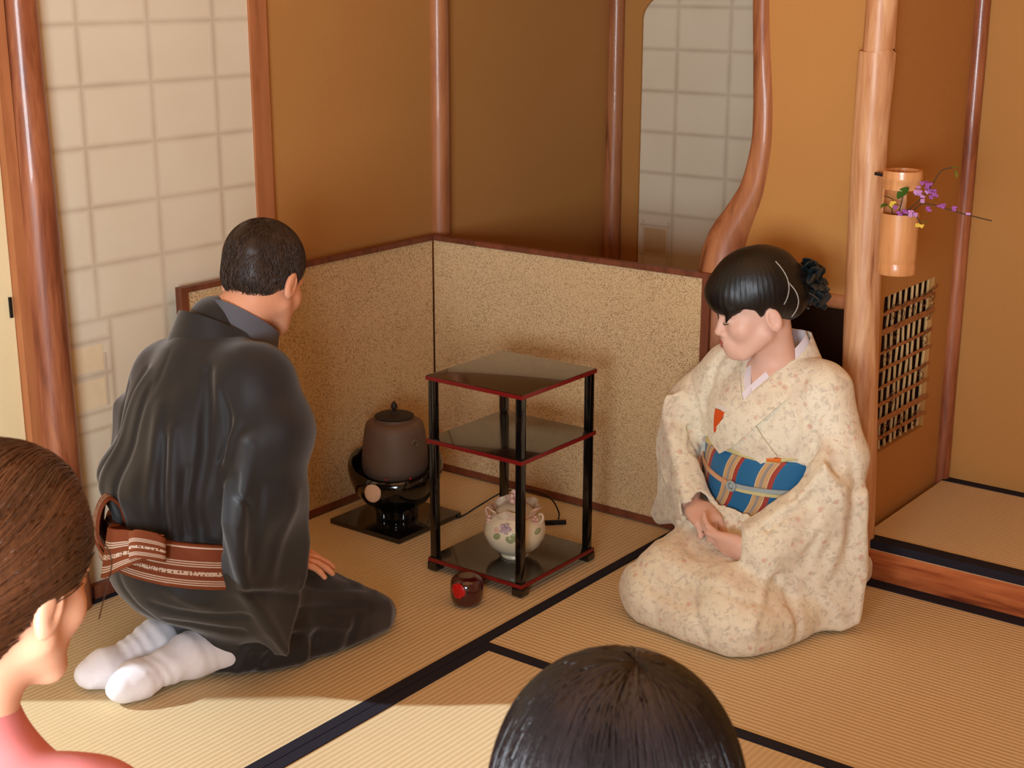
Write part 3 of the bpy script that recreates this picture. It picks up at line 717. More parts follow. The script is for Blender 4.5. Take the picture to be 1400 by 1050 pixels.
def fingers(hf, curl, spread=0, thumb=(.6,.3), s=1.0, mirror=1):
    """joint chains of a hand in its own frame (x to thumb side, y to fingers, z back of hand)"""
    out = []
    spec = [(.0305,.088,.043,.025,.021,.0084),(.0105,.092,.047,.029,.022,.0086),(-.0100,.088,.043,.027,.021,.0083),(-.0290,.080,.033,.020,.019,.0074)]
    for i, (x, y, a, b, c, r) in enumerate(spec):
        p = np.array([x*mirror, y, .0])*s; ang = 0; cc = curl[i] if hasattr(curl[i], '__len__') else (curl[i]*.8, curl[i], curl[i]*.7)
        pts = [(p-[0,.045*s,0], r*s*1.02), (p, r*s*1.05)]; sp = (x/.03)*spread*mirror
        for L, cu, k in ((a, cc[0], 1.0), (b, cc[1], .93), (c, cc[2], .82)):
            ang += cu; p = p+np.array([math.sin(sp)*math.cos(ang), math.cos(sp)*math.cos(ang), -math.sin(ang)])*L*s; pts.append((p, r*s*k))
        out.append([(hf.w(q), rr) for q, rr in pts])
    t0 = np.array([.024*mirror,.022,-.006])*s; a1, a2 = thumb
    d1 = nrm((math.sin(a1)*mirror, math.cos(a1), -a2)); d2 = nrm((math.sin(a1*.35)*mirror, math.cos(a1*.35), -a2*1.2))
    p1 = t0+d1*.042*s; p2 = p1+d2*.033*s; p3 = p2+nrm(d2*1+np.array([-.1*mirror,0,-.1]))*.024*s
    out.append([(hf.w(t0), .0135*s), (hf.w(p1), .0115*s), (hf.w(p2), .0100*s), (hf.w(p3), .0082*s)])
    return out
def hand_sdf(P, hf, chains, s=1.0, mirror=1):
    Q = hf.to(P)
    d = ell(Q, (0,.050*s,0), (.040*s,.052*s,.0150*s)); d = sm(d, bx_(Q, (0,.050*s,0), (.037*s,.040*s,.012*s), .011*s), .01)
    d = sm(d, cap(Q, (0,-.02,0), (0,.02,0), .024*s, .024*s, ((0,0,1), .72)), .02)
    d = sm(d, ell(Q, (.022*mirror*s,.035*s,-.006*s), (.018*s,.032*s,.014*s)), .012)
    fd = None
    for ch in chains:
        e = None
        for (a, ra), (b, rb) in zip(ch[:-1], ch[1:]):
            c = cap(P, a, b, ra, rb); e = c if e is None else sm(e, c, .003)
        fd = e if fd is None else sm(fd, e, .0015)
    return sm(d, fd, .006)
def chain(P, pts, k=.02, d=None, fl=None):
    for (a, ra), (b, rb) in zip(pts[:-1], pts[1:]):
        c = cap(P, a, b, ra, rb, fl); d = c if d is None else sm(d, c, k)
    return d
def ribbon(name, ctrl, mat, parent, th=.003, n=10, fn=None, off=.004, cross=6, loc=(0,0,0), xf=None):
    """ctrl: (edge a, edge b, snap 0..1); cloth band with thickness, draped on the surface fn"""
    C = bezier([tuple(a)+tuple(b)+(s,) for a, b, s in ctrl], n); V0 = []
    for c in C:
        for k in range(cross+1):
            t = k/cross; p = c[:3]*(1-t)+c[3:6]*t
            if fn is not None and c[6] > .01: q = grad_snap(fn, p, off); p = p*(1-min(1, c[6]))+q*min(1, c[6])
            V0.append(p)
    V0 = np.array(V0); nr = len(C); W = cross+1
    G = V0.reshape(nr, W, 3); du = np.gradient(G, axis=0); dv = np.gradient(G, axis=1); N = np.cross(du, dv); N /= np.maximum(np.linalg.norm(N, axis=2, keepdims=True), 1e-9)
    m = MB(); top = (G+N*th/2).reshape(-1, 3); bot = (G-N*th/2).reshape(-1, 3)
    if xf is not None: top = top@xf[0].T+xf[1]; bot = bot@xf[0].T+xf[1]
    n0 = nr*W; fs = []
    for i in range(nr-1):
        for k in range(W-1):
            a = i*W+k; fs += [(a, a+1, a+W+1, a+W), (n0+a, n0+a+W, n0+a+W+1, n0+a+1)]
        fs += [(i*W, (i+1)*W, n0+(i+1)*W, n0+i*W), (i*W+W-1, n0+i*W+W-1, n0+(i+1)*W+W-1, (i+1)*W+W-1)]
    for k in range(W-1): fs += [(k, n0+k, n0+k+1, k+1), ((nr-1)*W+k, (nr-1)*W+k+1, n0+(nr-1)*W+k+1, n0+(nr-1)*W+k)]
    m.add(list(top)+list(bot), fs)
    return m.build(name, mat, parent, off=loc)
def comb(fn, hf, p, dirf, steps, step, lift):
    p = np.array(p, float); out = []
    for k in range(steps):
        for it in range(2 if k else 5):
            g = [fn((p+e).astype(f4)).astype(float) for e in ((0,0,0),(.002,0,0),(0,.002,0),(0,0,.002))]; n_ = (np.stack(g[1:], 1)-g[0][:, None])/.002; n_ /= np.maximum(np.linalg.norm(n_, axis=1, keepdims=True), .3)
            p = p-(g[0]-lift)[:, None]*n_
        out.append(p.copy()); t = dirf(p, k); t = t-n_*(t*n_).sum(1, keepdims=True); t /= np.maximum(np.linalg.norm(t, axis=1, keepdims=True), 1e-6); p = p+t*step
    return np.stack(out, 1)
def skin_mat(name, a, b):
    m = NT(name, .48, .35); n = m.noise(m.tc(), 18, 4, .6); m.col(m.mix(n, lin(a), lin(b)))
    m.b.inputs['Subsurface Weight'].default_value = .12; m.b.inputs['Subsurface Radius'].default_value = (.012,.004,.002); m.b.inputs['Subsurface Scale'].default_value = .5
    return m.m
def hair_mat(name, a, b, rough=.32, sc=260, strand=True):
    m = NT(name, rough, .5); n = m.noise(m.tc((1,1,.08)), sc, 3, .6)
    at_ = m.n('ShaderNodeAttribute', attribute_name='shade')
    f = m.math('ADD', m.math('MULTIPLY', n, .5), m.math('MULTIPLY', at_.outputs['Fac'], .6))
    m.col(m.mix(f, lin(a), lin(b))); m.bump(n, .0015, .5); return m.m
def strands(name, paths, rad, mat, parent, off=(0,0,0), seg=4, freq=60):
    m = MB(); sh = []
    for p in paths:
        r = rad*random.uniform(.6, 1.3); n = len(p); k0 = len(m.v)
        m.tube(p, [r*(1-.75*(i/(n-1))**3) for i in range(n)], seg); q0 = p[len(p)//2]; cl_ = .5+.5*math.sin(q0[0]*freq*1.3+math.sin(q0[2]*freq)*1.5+q0[1]*freq*.7); sh += [.6*cl_+.4*random.random()]*(len(m.v)-k0)
    o = m.build(name, mat, parent, off=off, sharp=180)
    at_ = o.data.attributes.new('shade', 'FLOAT', 'POINT'); at_.data.foreach_set('value', sh); return o
# ---------------------------------------------------------------- kneeling man, seen from behind
MO = np.array([-2.34, 1.93, 0.0]); mf = Fr(MO, (.05, 1)); mroot = thing('person', 'man in charcoal kimono with brown striped sash kneeling before the kettle, seen from behind', 'person', tuple(MO))
mxf = (mf.R, mf.o)                                     # local -> world
hm = Fr((.022,.205,.832), (-.34, 1), pitch=24)          # head frame, in local coordinates
hh = Fr((.140,.062,.270), (.34, 1), pitch=16, roll=10)
mch = fingers(hh, [.22,.20,.22,.26], spread=.10, thumb=(.5,.25), s=1.02, mirror=-1)
hl_ = Fr((-.145,.062,.270), (-.30, 1), pitch=16, roll=-10); mcl = fingers(hl_, [.22,.2,.22,.26], spread=.06, thumb=(.5,.25), s=1.02, mirror=1)
def man_body(P):
    d = near(P, hm.o, .16, lambda P: head_sdf(hm.to(P)))
    nk = hm.w((0,-.035,-.055)); d = sm(d, cap(P, nk, (0,.075,.71), .054, .066), .03)
    d = sm(d, cap(P, (-.105,.06,.600), (.13,.06,.645), .058, .062), .05)
    d = sm(d, ell(P, (0,.02,.52), (.155,.10,.16)), .05); d = sm(d, ell(P, (0,-.01,.27), (.15,.12,.11)), .05)
    for s in (-1, 1):
        d = sm(d, chain(P, [((.155,.055,.625) if s > 0 else (-.125,.05,.59),.05 if s > 0 else .045),((.21,.025,.43) if s > 0 else (-.175,.03,.42),.036),((s*.142,.062,.27),.024)], .02), .03)
        d = sm(d, chain(P, [((s*.08,.0,.20),.080),((s*.145,.300,.068),.042),((s*.115,.06,.052),.032)], .02), .03)
        d = sm(d, chain(P, [((s*.115,.06,.052),.032),((.060 if s > 0 else -.050,-.075,.055),.030),((.030 if s > 0 else -.060,-.225,.036),.024)], .01), .02)
    d = np.minimum(d, 9)
    d = sm(d, near(P, hh.w((0,.08,0)), .14, lambda P: hand_sdf(P, hh, mch, 1.02, -1)), .006); d = sm(d, near(P, hl_.w((0,.08,0)), .14, lambda P: hand_sdf(P, hl_, mcl, 1.02, 1)), .006)
    return d
sk_m = skin_mat('man_skin', (214,150,116), (226,166,132))
sdf_mesh('body', man_body, (-.34,-.30,.0), (.34,.46,1.0), .0042, sk_m, mroot, off=tuple(MO), xf=mxf)
def man_torso(P):
    d = ell(P, (0,-.01,.25), (.215,.175,.145))
    d = sm(d, ell(P, (.005,.005,.42), (.185,.150,.20)), .08)
    d = sm(d, ell(P, (.012,.035,.565), (.190,.125,.15)), .08)
    d = sm(d, cap(P, (-.130,.065,.618), (.150,.060,.655), .076, .080), .06)
    d = sm(d, cap(P, (0,.06,.68), (0,.085,.745), .095, .066), .05)
    return d
MCR = None
def man_kim(P):
    d = man_torso(P)
    for s in (-1, 1):
        a = chain(P, [((.150,.060,.648),.080),((.208,.055,.560),.080),((.214,.035,.43),.064),((.150,.062,.296),.046)] if s > 0 else
            [((-.125,.055,.615),.076),((-.170,.04,.52),.074),((-.185,.03,.42),.064),((-.150,.075,.292),.046)], .03)
        d = sm(d, a, .035)
    # right sleeve bag and left sleeve bag
    r = slab(P, (.222,0,0), (0.0,1,0), (.0,0,1), [(-.035,.56),(.05,.54),(.095,.42),(.112,.31),(.100,.235),(.080,.195),(.038,.066),(-.01,.135),(-.075,.250),(-.085,.40)], .026, .010)
    pass
    d = sm(d, r, .045)
    l = slab(P, (-.205,0,0), (0.0,1,0), (.0,0,1), [(-.02,.55),(.08,.55),(.12,.30),(.08,.16),(.0,.24),(-.04,.40)], .028, .015)
    d = sm(d, ell(P, (-.03,-.03,.43), (.180,.145,.085)), .04)
    d = sm(d, l, .045)
    # open cuff
    d = sx_(d, -cap(P, (.150,.075,.285), (.175,.16,.262), .026, .042), .006)
    # thighs and skirt
    for s in (-1, 1):
        d = sm(d, chain(P, [((s*.10,.02,.190),.112),((s*.148,.325,.078),.070)], .03), .05)
    q = slab(P, (0,0,.05), (1,0,0), (0,1,0), [(.080,-.07),(.105,-.055),(.150,.01),(.200,.09),(.215,.125),(.205,.15),(.222,.20),(.234,.29),(.228,.36),(.19,.415),(.12,.435),(-.15,.43),(-.22,.35),(-.23,.1),(-.15,-.03),(-.05,-.05)], .046, .022)
    d = sm(d, q, .045)
    d = sx_(d, np.minimum(P[:, 1]*.6+P[:, 2]*.8-.290, P[:, 1]-.22), .03)
    # the skirt tucked behind the calves: free space for the feet
    d = sx_(d, -bx_(P, (-.06,-.235,.02), (.145,.155,.080), .03), .02)
    d = d+.0035*wob(P, 22, (1,1,.45))+.0016*wob(P, 60, (1,1,.35), off=1)
    if MCR is not None: d = apply_creases(P, d, MCR)
    d = sx_(d, .0025-P[:, 2], .006)
    return d
kim_m = NT('charcoal_kimono', .6, .35, sheen=.3); n = kim_m.noise(kim_m.tc(), 600, 2); n2 = kim_m.noise(kim_m.tc(), 3, 3)
kim_m.col(kim_m.mix(n2, lin((19,18,20)), lin((28,27,30)))); kim_m.bump(n, .0004, .25); kim_m = kim_m.m
MCR = snap_creases(man_kim, [
        ([(.115,-.05,.70),(.145,-.075,.62),(.155,-.085,.54),(.150,-.105,.44),(.160,-.12,.36),(.175,-.13,.28)], .026, .011),
        ([(.165,-.05,.66),(.185,-.05,.60),(.180,-.075,.52)], .012, .008), ([(.20,-.035,.60),(.185,-.07,.52),(.178,-.08,.46)], -.012, .011),
        ([(.20,-.06,.47),(.215,-.075,.40),(.235,-.08,.33),(.245,-.07,.27)], -.011, .011), ([(.225,-.06,.50),(.24,-.05,.42),(.250,-.06,.34)], .009, .008),
        ([(.245,-.02,.47),(.255,-.04,.38),(.252,-.055,.30)], .007, .009), ([(.255,.04,.44),(.26,.02,.34),(.255,.0,.27)], -.006, .013),
        ([(.25,-.08,.258),(.252,-.02,.238),(.25,.05,.205),(.25,.09,.20)], .012, .007), ([(.25,-.055,.235),(.25,-.0,.15),(.248,.03,.08)], -.006, .010),
        ([(.25,-.078,.27),(.25,-.03,.255),(.25,.06,.23)], -.008, .010),
        ([(.03,-.11,.62),(.055,-.14,.50),(.07,-.16,.38)], -.007, .015), ([(.085,-.11,.58),(.105,-.13,.48),(.125,-.15,.37)], -.012, .012), ([(.07,-.12,.56),(.085,-.14,.46),(.10,-.16,.36)], .009, .009),
        ([(.12,-.10,.50),(.13,-.13,.42),(.15,-.15,.35)], .008, .008),
        ([(-.02,-.10,.66),(-.03,-.15,.50),(-.03,-.165,.36)], .006, .008), ([(-.10,-.07,.68),(-.12,-.11,.52),(-.13,-.15,.38)], .008, .012), ([(-.07,-.08,.68),(-.085,-.13,.50),(-.09,-.16,.36)], -.006, .012),
        ([(-.16,-.05,.62),(-.18,-.09,.48),(-.19,-.10,.38)], .009, .010), ([(.0,-.05,.74),(-.01,-.10,.62)], .002, .006),
        ([(.14,-.12,.36),(.17,-.10,.345),(.20,-.06,.335)], .010, .008),
        ([(.06,-.15,.22),(.125,-.115,.20),(.165,-.07,.19),(.18,-.02,.20)], .009, .008), ([(.07,-.14,.17),(.13,-.10,.15),(.18,-.03,.15)], .008, .009), ([(.09,-.13,.25),(.15,-.09,.22)], -.006, .010),
        ([(-.02,-.17,.25),(.03,-.17,.18),(.05,-.15,.12)], .005, .010),
        ([(.17,.09,.205),(.205,.18,.170),(.200,.28,.135),(.185,.35,.10)], .010, .007), ([(.18,.08,.155),(.22,.18,.125),(.225,.29,.09)], .010, .008), ([(.19,.06,.11),(.225,.14,.10),(.23,.24,.06)], -.008, .009),
        ([(.15,-.0,.09),(.21,.08,.085),(.22,.15,.06)], .013, .009), ([(.13,.20,.225),(.18,.28,.165),(.20,.34,.11)], -.006, .010),
        ([(.20,.13,.0),(.215,.145,.07)], .016, .009), ([(.15,.02,.0),(.18,.05,.08)], .010, .007), ([(.125,-.01,.0),(.15,.01,.08)], -.006, .008), ([(.23,.22,.0),(.235,.25,.08)], .008, .010)])
sdf_mesh('kimono', man_kim, (-.36,-.24,-.01), (.36,.50,.84), .004, kim_m, mroot, off=tuple(MO), xf=mxf)
# collars standing off the neck
def rib_m(name, ctrl, mat, **k): return ribbon(name, ctrl, mat, mroot, loc=tuple(MO), xf=mxf, **k)
ocol = []
icol = []
for i in range(13):
    t = i/12; a = math.radians(-150+300*t)            # from left front, around the nape, to right front
    ex, ey = math.sin(a-math.pi*0), -math.cos(a)
    lift = .5+.5*math.cos(a)                           # highest at the nape
    cx_, cy_ = 0.0, .105
    ro = .098; ri = .086
    zt = .690+.104*lift; zb = zt-.06
    ocol.append(((cx_+ex*(ro-.012), cy_+ey*(ro-.012)-.004, zt-.004), (cx_+ex*(ro+.022), cy_+ey*(ro+.02), zb-.010), 0))
    icol.append(((cx_+.026+ex*.068, cy_+.040+ey*.070, .700+.100*lift**1.1+.010), (cx_+.012+ex*.084, cy_+.016+ey*.086, zb), 0))
rib_m('kimono_collar', ocol, kim_m, th=.006)
rib_m('under_collar', icol, flat('grey_collar', (92,92,98), .8, .15), th=.004)
# hair
def man_hair(P):
    Q = hm.to(P)
    d = ell(Q, (0,-.014,.040), (.0825,.104,.088))
    d = sm(d, ell(Q, (0,-.06,-.015), (.060,.050,.045)), .03)
    # cut: face, ears and nape
    front = Q[:, 1]-(.072+.3*(Q[:, 2]-.05)); 
    low = (-.058-Q[:, 2]) + .9*np.maximum(Q[:, 1]+.045, 0)+ .0
    d = sx_(d, low, .012); d = sx_(d, front, .012)
    d = sx_(d, -ell(Q, (.088,-.006,-.016), (.024,.026,.036)), .008); d = sx_(d, -ell(Q, (-.088,-.006,-.016), (.024,.026,.036)), .008)
    d = sx_(d, -ell(Q, (0,.09,-.03), (.10,.09,.062)), .012)
    d = d+.0060*np.exp(-np.maximum(-low, 0)/.016)
    return d+.0022*wob(P, 70, (1,1,.6))+.0010*wob(P, 170, (1.4,1.4,.5), off=2)
hair_b = hair_mat('short_dark_hair', (30,20,14), (58,38,25), .5)
hb = sdf_mesh('hair', man_hair, (-.12,.05,.70), (.14,.36,1.0), .0032, hair_b, mroot, off=tuple(MO), xf=mxf)
def man_shell(Q):
    d = ell(Q, (0,-.014,.040), (.0825,.104,.088)); return sm(d, ell(Q, (0,-.06,-.015), (.060,.050,.045)), .03)
v = RNG.normal(size=(5200,3)); v /= np.linalg.norm(v, axis=1, keepdims=True); q = np.array([0,-.03,.03])+v*.1
q = comb(man_shell, hm, q, lambda p, k: v*0+[0,0,-1.], 1, .001, 0.0)[:, 0]
ok = (man_hair(hm.o.astype(f4)+(q@hm.R.T).astype(f4)) < .003)&(q[:, 2] > -.062); q = q[ok]; jit = RNG.normal(size=q.shape)*.35
tr = comb(man_shell, hm, q, lambda p, k: (lambda r: r/np.maximum(np.linalg.norm(r, axis=1, keepdims=True), .01))(p-np.array([.012,-.055,.13]))+jit+[0,0,-.5], 5, .0045, .0012)
hp = [[Vector(mf.R@(hm.R@x+hm.o)+mf.o) for x in t] for t in tr]
strands('hair_strands', hp, .0009, hair_b, hb, off=tuple(MO))['kind'] = 'stuff'
# sash
OB = lambda P: (P[:, 2]-(.262-.14*(P[:, 1]+.16)))     # height above the lower edge, slopes down to the front
def sash(P):
    d = man_torso(P)-.012+.0012*wob(P, 30)
    z = OB(P); d = sx_(d, -z, .004); d = sx_(d, z-.092, .004)
    d = sx_(d, -(man_torso(P)+.004), .002); return d
ob = NT('brown_striped_sash', .7, .2); s = ob.sep(ob.tc()); hgt = ob.math('SUBTRACT', s['Z'], ob.math('MULTIPLY_ADD', s['Y'], -.14, .2396))
v = ob.math('DIVIDE', hgt, .092)
acc = None
for p, w in ((.10,.012),(.15,.012),(.20,.012),(.52,.012),(.57,.012),(.62,.012),(.93,.015)):
    f = ob.math('LESS_THAN', ob.math('ABSOLUTE', ob.math('SUBTRACT', v, p)), w); acc = f if acc is None else ob.math('MAXIMUM', acc, f)
band = ob.math('LESS_THAN', ob.math('ABSOLUTE', ob.math('SUBTRACT', v, .36)), .045)
zig = ob.vor(ob.tc((170,170,170)), 1, .25); band = ob.math('MULTIPLY', band, ob.math('GREATER_THAN', zig, .38))
c = ob.mix(ob.math('MULTIPLY', ob.math('MAXIMUM', acc, band), .8), lin((116,56,28)), lin((206,186,166)))
ob.col(c); ob.bump(ob.noise(ob.tc(), 500, 2), .0004, .3); ob = ob.m
sash_o = sdf_mesh('sash', sash, (-.26,-.22,.12), (.26,.24,.42), .004, ob, mroot, off=tuple(MO), xf=mxf)
# knot: striped cloth with stripes along its own length
kt = NT('sash_knot_cloth', .7, .2); uvn = kt.n('ShaderNodeAttribute', attribute_name='across'); v = uvn.outputs['Fac']; acc = None
for p, w in ((.12,.014),(.17,.014),(.22,.014),(.62,.014),(.67,.014),(.72,.014)):
    f = kt.math('LESS_THAN', kt.math('ABSOLUTE', kt.math('SUBTRACT', v, p)), w); acc = f if acc is None else kt.math('MAXIMUM', acc, f)
band = kt.math('MULTIPLY', kt.math('LESS_THAN', kt.math('ABSOLUTE', kt.math('SUBTRACT', v, .42)), .05), kt.math('GREATER_THAN', kt.vor(kt.tc((170,170,170)), 1, .25), .38))
kt.col(kt.mix(kt.math('MULTIPLY', kt.math('MAXIMUM', acc, band), .8), lin((116,56,28)), lin((206,186,166)))); kt = kt.m
def band_piece(name, ctrl, parent, th=.006, cross=14, n=10):
    o = ribbon(name, ctrl, kt, parent, th=th, n=n, cross=cross, loc=tuple(MO), xf=mxf)
    W = cross+1; nr = (len(ctrl)-1)*n+1; a = o.data.attributes.new('across', 'FLOAT', 'POINT')
    a.data.foreach_set('value', [(i % W)/cross for i in range(nr*W)]*2); return o
band_piece('sash_knot', [((-.055,-.175,.262),(-.01,-.185,.372),0),((-.040,-.215,.255),(.000,-.215,.378),0),((.000,-.228,.272),(.030,-.222,.382),0),((.045,-.218,.300),(.060,-.212,.384),0),((.085,-.196,.322),(.092,-.192,.380),0),((.118,-.170,.332),(.120,-.168,.376),0)], sash_o)
band_piece('sash_loop', [((.080,-.165,.325),(.085,-.165,.372),0),((.122,-.172,.322),(.126,-.172,.372),0),((.122,-.188,.330),(.126,-.188,.386),0),((.090,-.212,.334),(.094,-.212,.394),0),((.066,-.214,.324),(.072,-.214,.386),0),((.060,-.206,.318),(.066,-.206,.378),0)], sash_o)
band_piece('sash_tail', [((-.085,-.165,.285),(-.020,-.200,.300),0),((-.095,-.190,.33),(-.03,-.222,.345),0),((-.088,-.185,.385),(-.03,-.215,.400),0),((-.078,-.165,.418),(-.03,-.190,.424),0),((-.070,-.145,.40),(-.03,-.165,.40),0),((-.070,-.140,.36),(-.03,-.155,.36),0)], sash_o)
band_piece('sash_tail', [((-.125,-.125,.275),(-.075,-.175,.265),0),((-.135,-.14,.33),(-.085,-.195,.325),0),((-.120,-.135,.395),(-.075,-.185,.405),0),((-.110,-.115,.39),(-.07,-.155,.40),0),((-.110,-.11,.35),(-.075,-.145,.35),0)], sash_o)
# tabi socks, soles up
def sock(P, s):
    if s > 0: H, T, AN = (.060,-.075,.058), (.030,-.235,.034), (.105,.045,.050)
    else: H, T, AN = (-.050,-.085,.058), (-.060,-.245,.034), (-.15,.08,.055)
    H, T, AN = map(np.array, (H, T, AN)); u = nrm(T-H); 
    d = cap(P, H, H+(T-H)*.35, .043, .038); d = sm(d, cap(P, H+(T-H)*.3, H+(T-H)*.8, .038, .046, ((0,0,1), .78)), .02)
    d = sm(d, cap(P, H+(T-H)*.8, T+u*.0+np.array([.008*s,0,0]), .046, .034, ((0,0,1), .9)), .02)
    d = sm(d, cap(P, T+np.array([-.012*s,-.004,-.004]), T+np.array([-.012*s,-.012,-.006]), .017, .015), .006)
    d = sm(d, cap(P, H, AN, .045, .046), .03)
    # sole arch and wrinkles across the foot
    t = (P-H.astype(f4))@u.astype(f4)
    d = d+.0014*np.sin(t*230+wob(P, 24)*4.5)*np.exp(-((t-.04)/.06)**2)+.0014*wob(P, 45)+.0007*wob(P, 120, off=3)
    d = crease(P, d, [T+[-.002*s,.03,.03], T+[-.004*s,-.02,.02]], .005, .004) if s > 0 else d
    return sx_(d, .001-P[:, 2], .004)
so = NT('white_cotton', .85, .15, sheen=.2); n = so.noise(so.tc(), 400, 2); so.col(so.mix(n, lin((222,219,226)), lin((238,236,240)))); so.bump(n, .0005, .3); so = so.m
for s in (1, -1): sdf_mesh('tabi_sock', lambda P, s=s: sock(P, s), (-.18,-.31,-.005), (.2,.16,.13), .0035, so, mroot, off=tuple(MO), xf=mxf)
# ---------------------------------------------------------------- seated woman in a cream kimono
WO = np.array([-1.53, 3.03, 0.0]); wf = Fr(WO, (-.12, -1)); wxf = (wf.R, wf.o)
wroot = thing('person', 'woman in pale floral kimono with blue sash sitting on her heels, hands folded in lap', 'person', tuple(WO))
def wl(v): return wf.R.T@np.array(v)                     # world direction -> local
_hf = wl((-.74,-.67,0)); whm = Fr((.006,.078,.724), (_hf[0], _hf[1]), pitch=12, roll=0); WS = .96
wrh = Fr((.100,.165,.240), (-.90,.42), pitch=12, roll=12); wrc = fingers(wrh, [(1.0,1.2,.6),(1.1,1.2,.6),(1.1,1.2,.7),(1.1,1.2,.7)], spread=.04, thumb=(.25,.25), s=.88, mirror=-1)
wlh = Fr((-.112,.236,.200), (1,.03), pitch=-2, roll=-118); wlc = fingers(wlh, [(.30,.35,.25),(.28,.35,.25),(.26,.3,.25),(.24,.3,.25)], spread=.10, thumb=(.12,-.10), s=.88, mirror=1)
def w_body(P):
    d = near(P, whm.o, .16, lambda P: head_sdf(whm.to(P), True, WS))
    nk = whm.w((0,-.03,-.06)); d = sm(d, cap(P, nk, (-.003,.0,.57), .040, .050), .03)
    d = sm(d, cap(P, (-.11,.0,.535), (.11,.0,.535), .048, .048), .05)
    d = sm(d, ell(P, (0,.03,.46), (.125,.085,.12)), .05); d = sm(d, ell(P, (0,-.01,.25), (.12,.09,.16)), .06)
    for s in (-1, 1):
        d = sm(d, chain(P, [((s*.08,.02,.14),.075),((s*.09,.31,.09),.045),((s*.07,-.02,.05),.035),((s*.03,-.2,.03),.022)], .02), .03)
    d = sm(d, chain(P, [((.145,0,.53),.042),((.215,.03,.34),.033),(tuple(wrh.w((0,-.02,0))),.023)], .02), .03)
    d = sm(d, chain(P, [((-.145,0,.53),.042),((-.205,.05,.33),.033),(tuple(wlh.w((0,-.03,0))),.023)], .02), .03)
    d = sm(d, near(P, wrh.w((0,.06,0)), .13, lambda P: hand_sdf(P, wrh, wrc, .88, -1)), .006); d = sm(d, near(P, wlh.w((0,.06,0)), .13, lambda P: hand_sdf(P, wlh, wlc, .88, 1)), .004)
    return d
sk_w = skin_mat('woman_skin', (216,170,148), (228,188,168))
wb = sdf_mesh('body', w_body, (-.29,-.27,.0), (.29,.40,.90), .0031, sk_w, wroot, off=tuple(WO), xf=wxf)
def w_torso(P):
    d = ell(P, (0,.0,.19), (.185,.165,.14))
    d = sm(d, ell(P, (0,.005,.33), (.150,.115,.17)), .05)
    d = sm(d, ell(P, (0,.022,.455), (.160,.112,.12)), .06)
    d = sm(d, cap(P, (-.115,-.005,.540), (.115,-.005,.540), .062, .062), .06)
    d = sm(d, cap(P, (0,-.02,.54), (0,-.03,.60), .085, .066), .04)
    return d
def obi_surf(P):
    q = P-A(0,.002,0); k = np.sqrt((q[:, 0]/.170)**2+(q[:, 1]/.130)**2); return (k-1)*.135
LAP = [(.17,-.16),(.215,.05),(.205,.20),(.165,.345),(.10,.385),(-.05,.395),(-.165,.385),(-.215,.345),(-.245,.24),(-.25,.10),(-.18,-.20),(.0,-.24)]
WCR = None
def w_kim(P):
    d = w_torso(P)
    # thighs, lap and skirt
    for s in (-1, 1): d = sm(d, chain(P, [((s*.085,.02,.130),.100),((s*.112-.012,.31,.080),.072)], .03), .06)
    d = sm(d, bx_(P, (-.005,.18,.115), (.12,.15,.050), .045), .06)
    d = sm(d, slab(P, (0,0,.048), (1,0,0), (0,1,0), LAP, .052, .045), .05)
    # arms
    d = sm(d, chain(P, [((.135,-.005,.535),.068),((.212,.015,.44),.066),((.225,.03,.35),.060),((.135,.135,.255),.040)], .03), .04)
    d = sm(d, chain(P, [((-.135,-.005,.535),.066),((-.200,.02,.40),.062),((-.205,.04,.34),.06),((-.152,.222,.210),.046)], .03), .04)
    # her right sleeve (left in the photo)
    r = slab(P, (.255,.080,0), (-.865,.5,0), (0,0,1), [(.035,.48),(-.005,.36),(.005,.22),(-.045,.145),(.0,.128),(.10,.165),(.195,.212),(.205,.262),(.13,.33),(.06,.42)], .030, .018)
    d = sm(d, r, .03)
    # her left sleeve (right in the photo)
    u = (-.74,-.67,0); o = (-.100,.226,0)
    l = slab(P, o, u, (0,0,1), [(-.012,.258),(-.005,.205),(.08,.165),(.165,.130),(.19,.16),(.215,.24),(.21,.36),(.16,.42),(.09,.33)], .032, .014)
    d = sm(d, l, .045)
    l2 = slab(P, (-.222,.135,0), (-.55,-.83,0), (.06,0,1), [(-.10,.26),(-.085,.15),(-.05,.075),(.0,.022),(.07,.005),(.115,.022),(.13,.15),(.12,.34)], .024, .014)
    d = sm(d, l2, .02)
    ins = np.maximum(np.maximum(obi_surf(P)-.014, np.abs(P[:, 2]-.308)-.072), np.abs(P[:, 0])-.157); ins = np.maximum(ins, -.0-P[:, 1]); d = sx_(d, -ins, .004)
    # open cuffs
    d = sx_(d, -cap(P, (.150,.12,.272), tuple(wrh.w((0,.01,0))), .024, .036), .006)
    d = sx_(d, -cap(P, (-.15,.205,.212), (-.07,.240,.203), .024, .036), .006)
    # neck opening
    d = sx_(d, -cap(P, (0,-.02,.70), (0,-.01,.590), .084, .064), .008)
    d = sx_(d, -cap(P, (0,.03,.68), (.002,.140,.530), .092, .014), .006)
    d = d+.0020*wob(P, 26, (1,1,.7), off=3)+.0014*wob(P, 75, (1,1,.6), off=4)
    if WCR is not None: d = apply_creases(P, d, WCR)
    return sx_(d, .0025-P[:, 2], .006)
fk = NT('floral_cream_silk', .62, .25, sheen=.2); tcv = fk.tc(); warp = fk.noise(tcv, 30, 3, .7)
base = fk.mix(fk.noise(tcv, 5, 3), lin((224,216,188)), lin((240,234,212)))
grey = fk.ramp(fk.noise(tcv, 70, 4, .7, .6), [(.50,(0,0,0,1)),(.64,(1,1,1,1))])
c = fk.mix(fk.math('MULTIPLY', grey, .42), base, lin((150,140,128)))
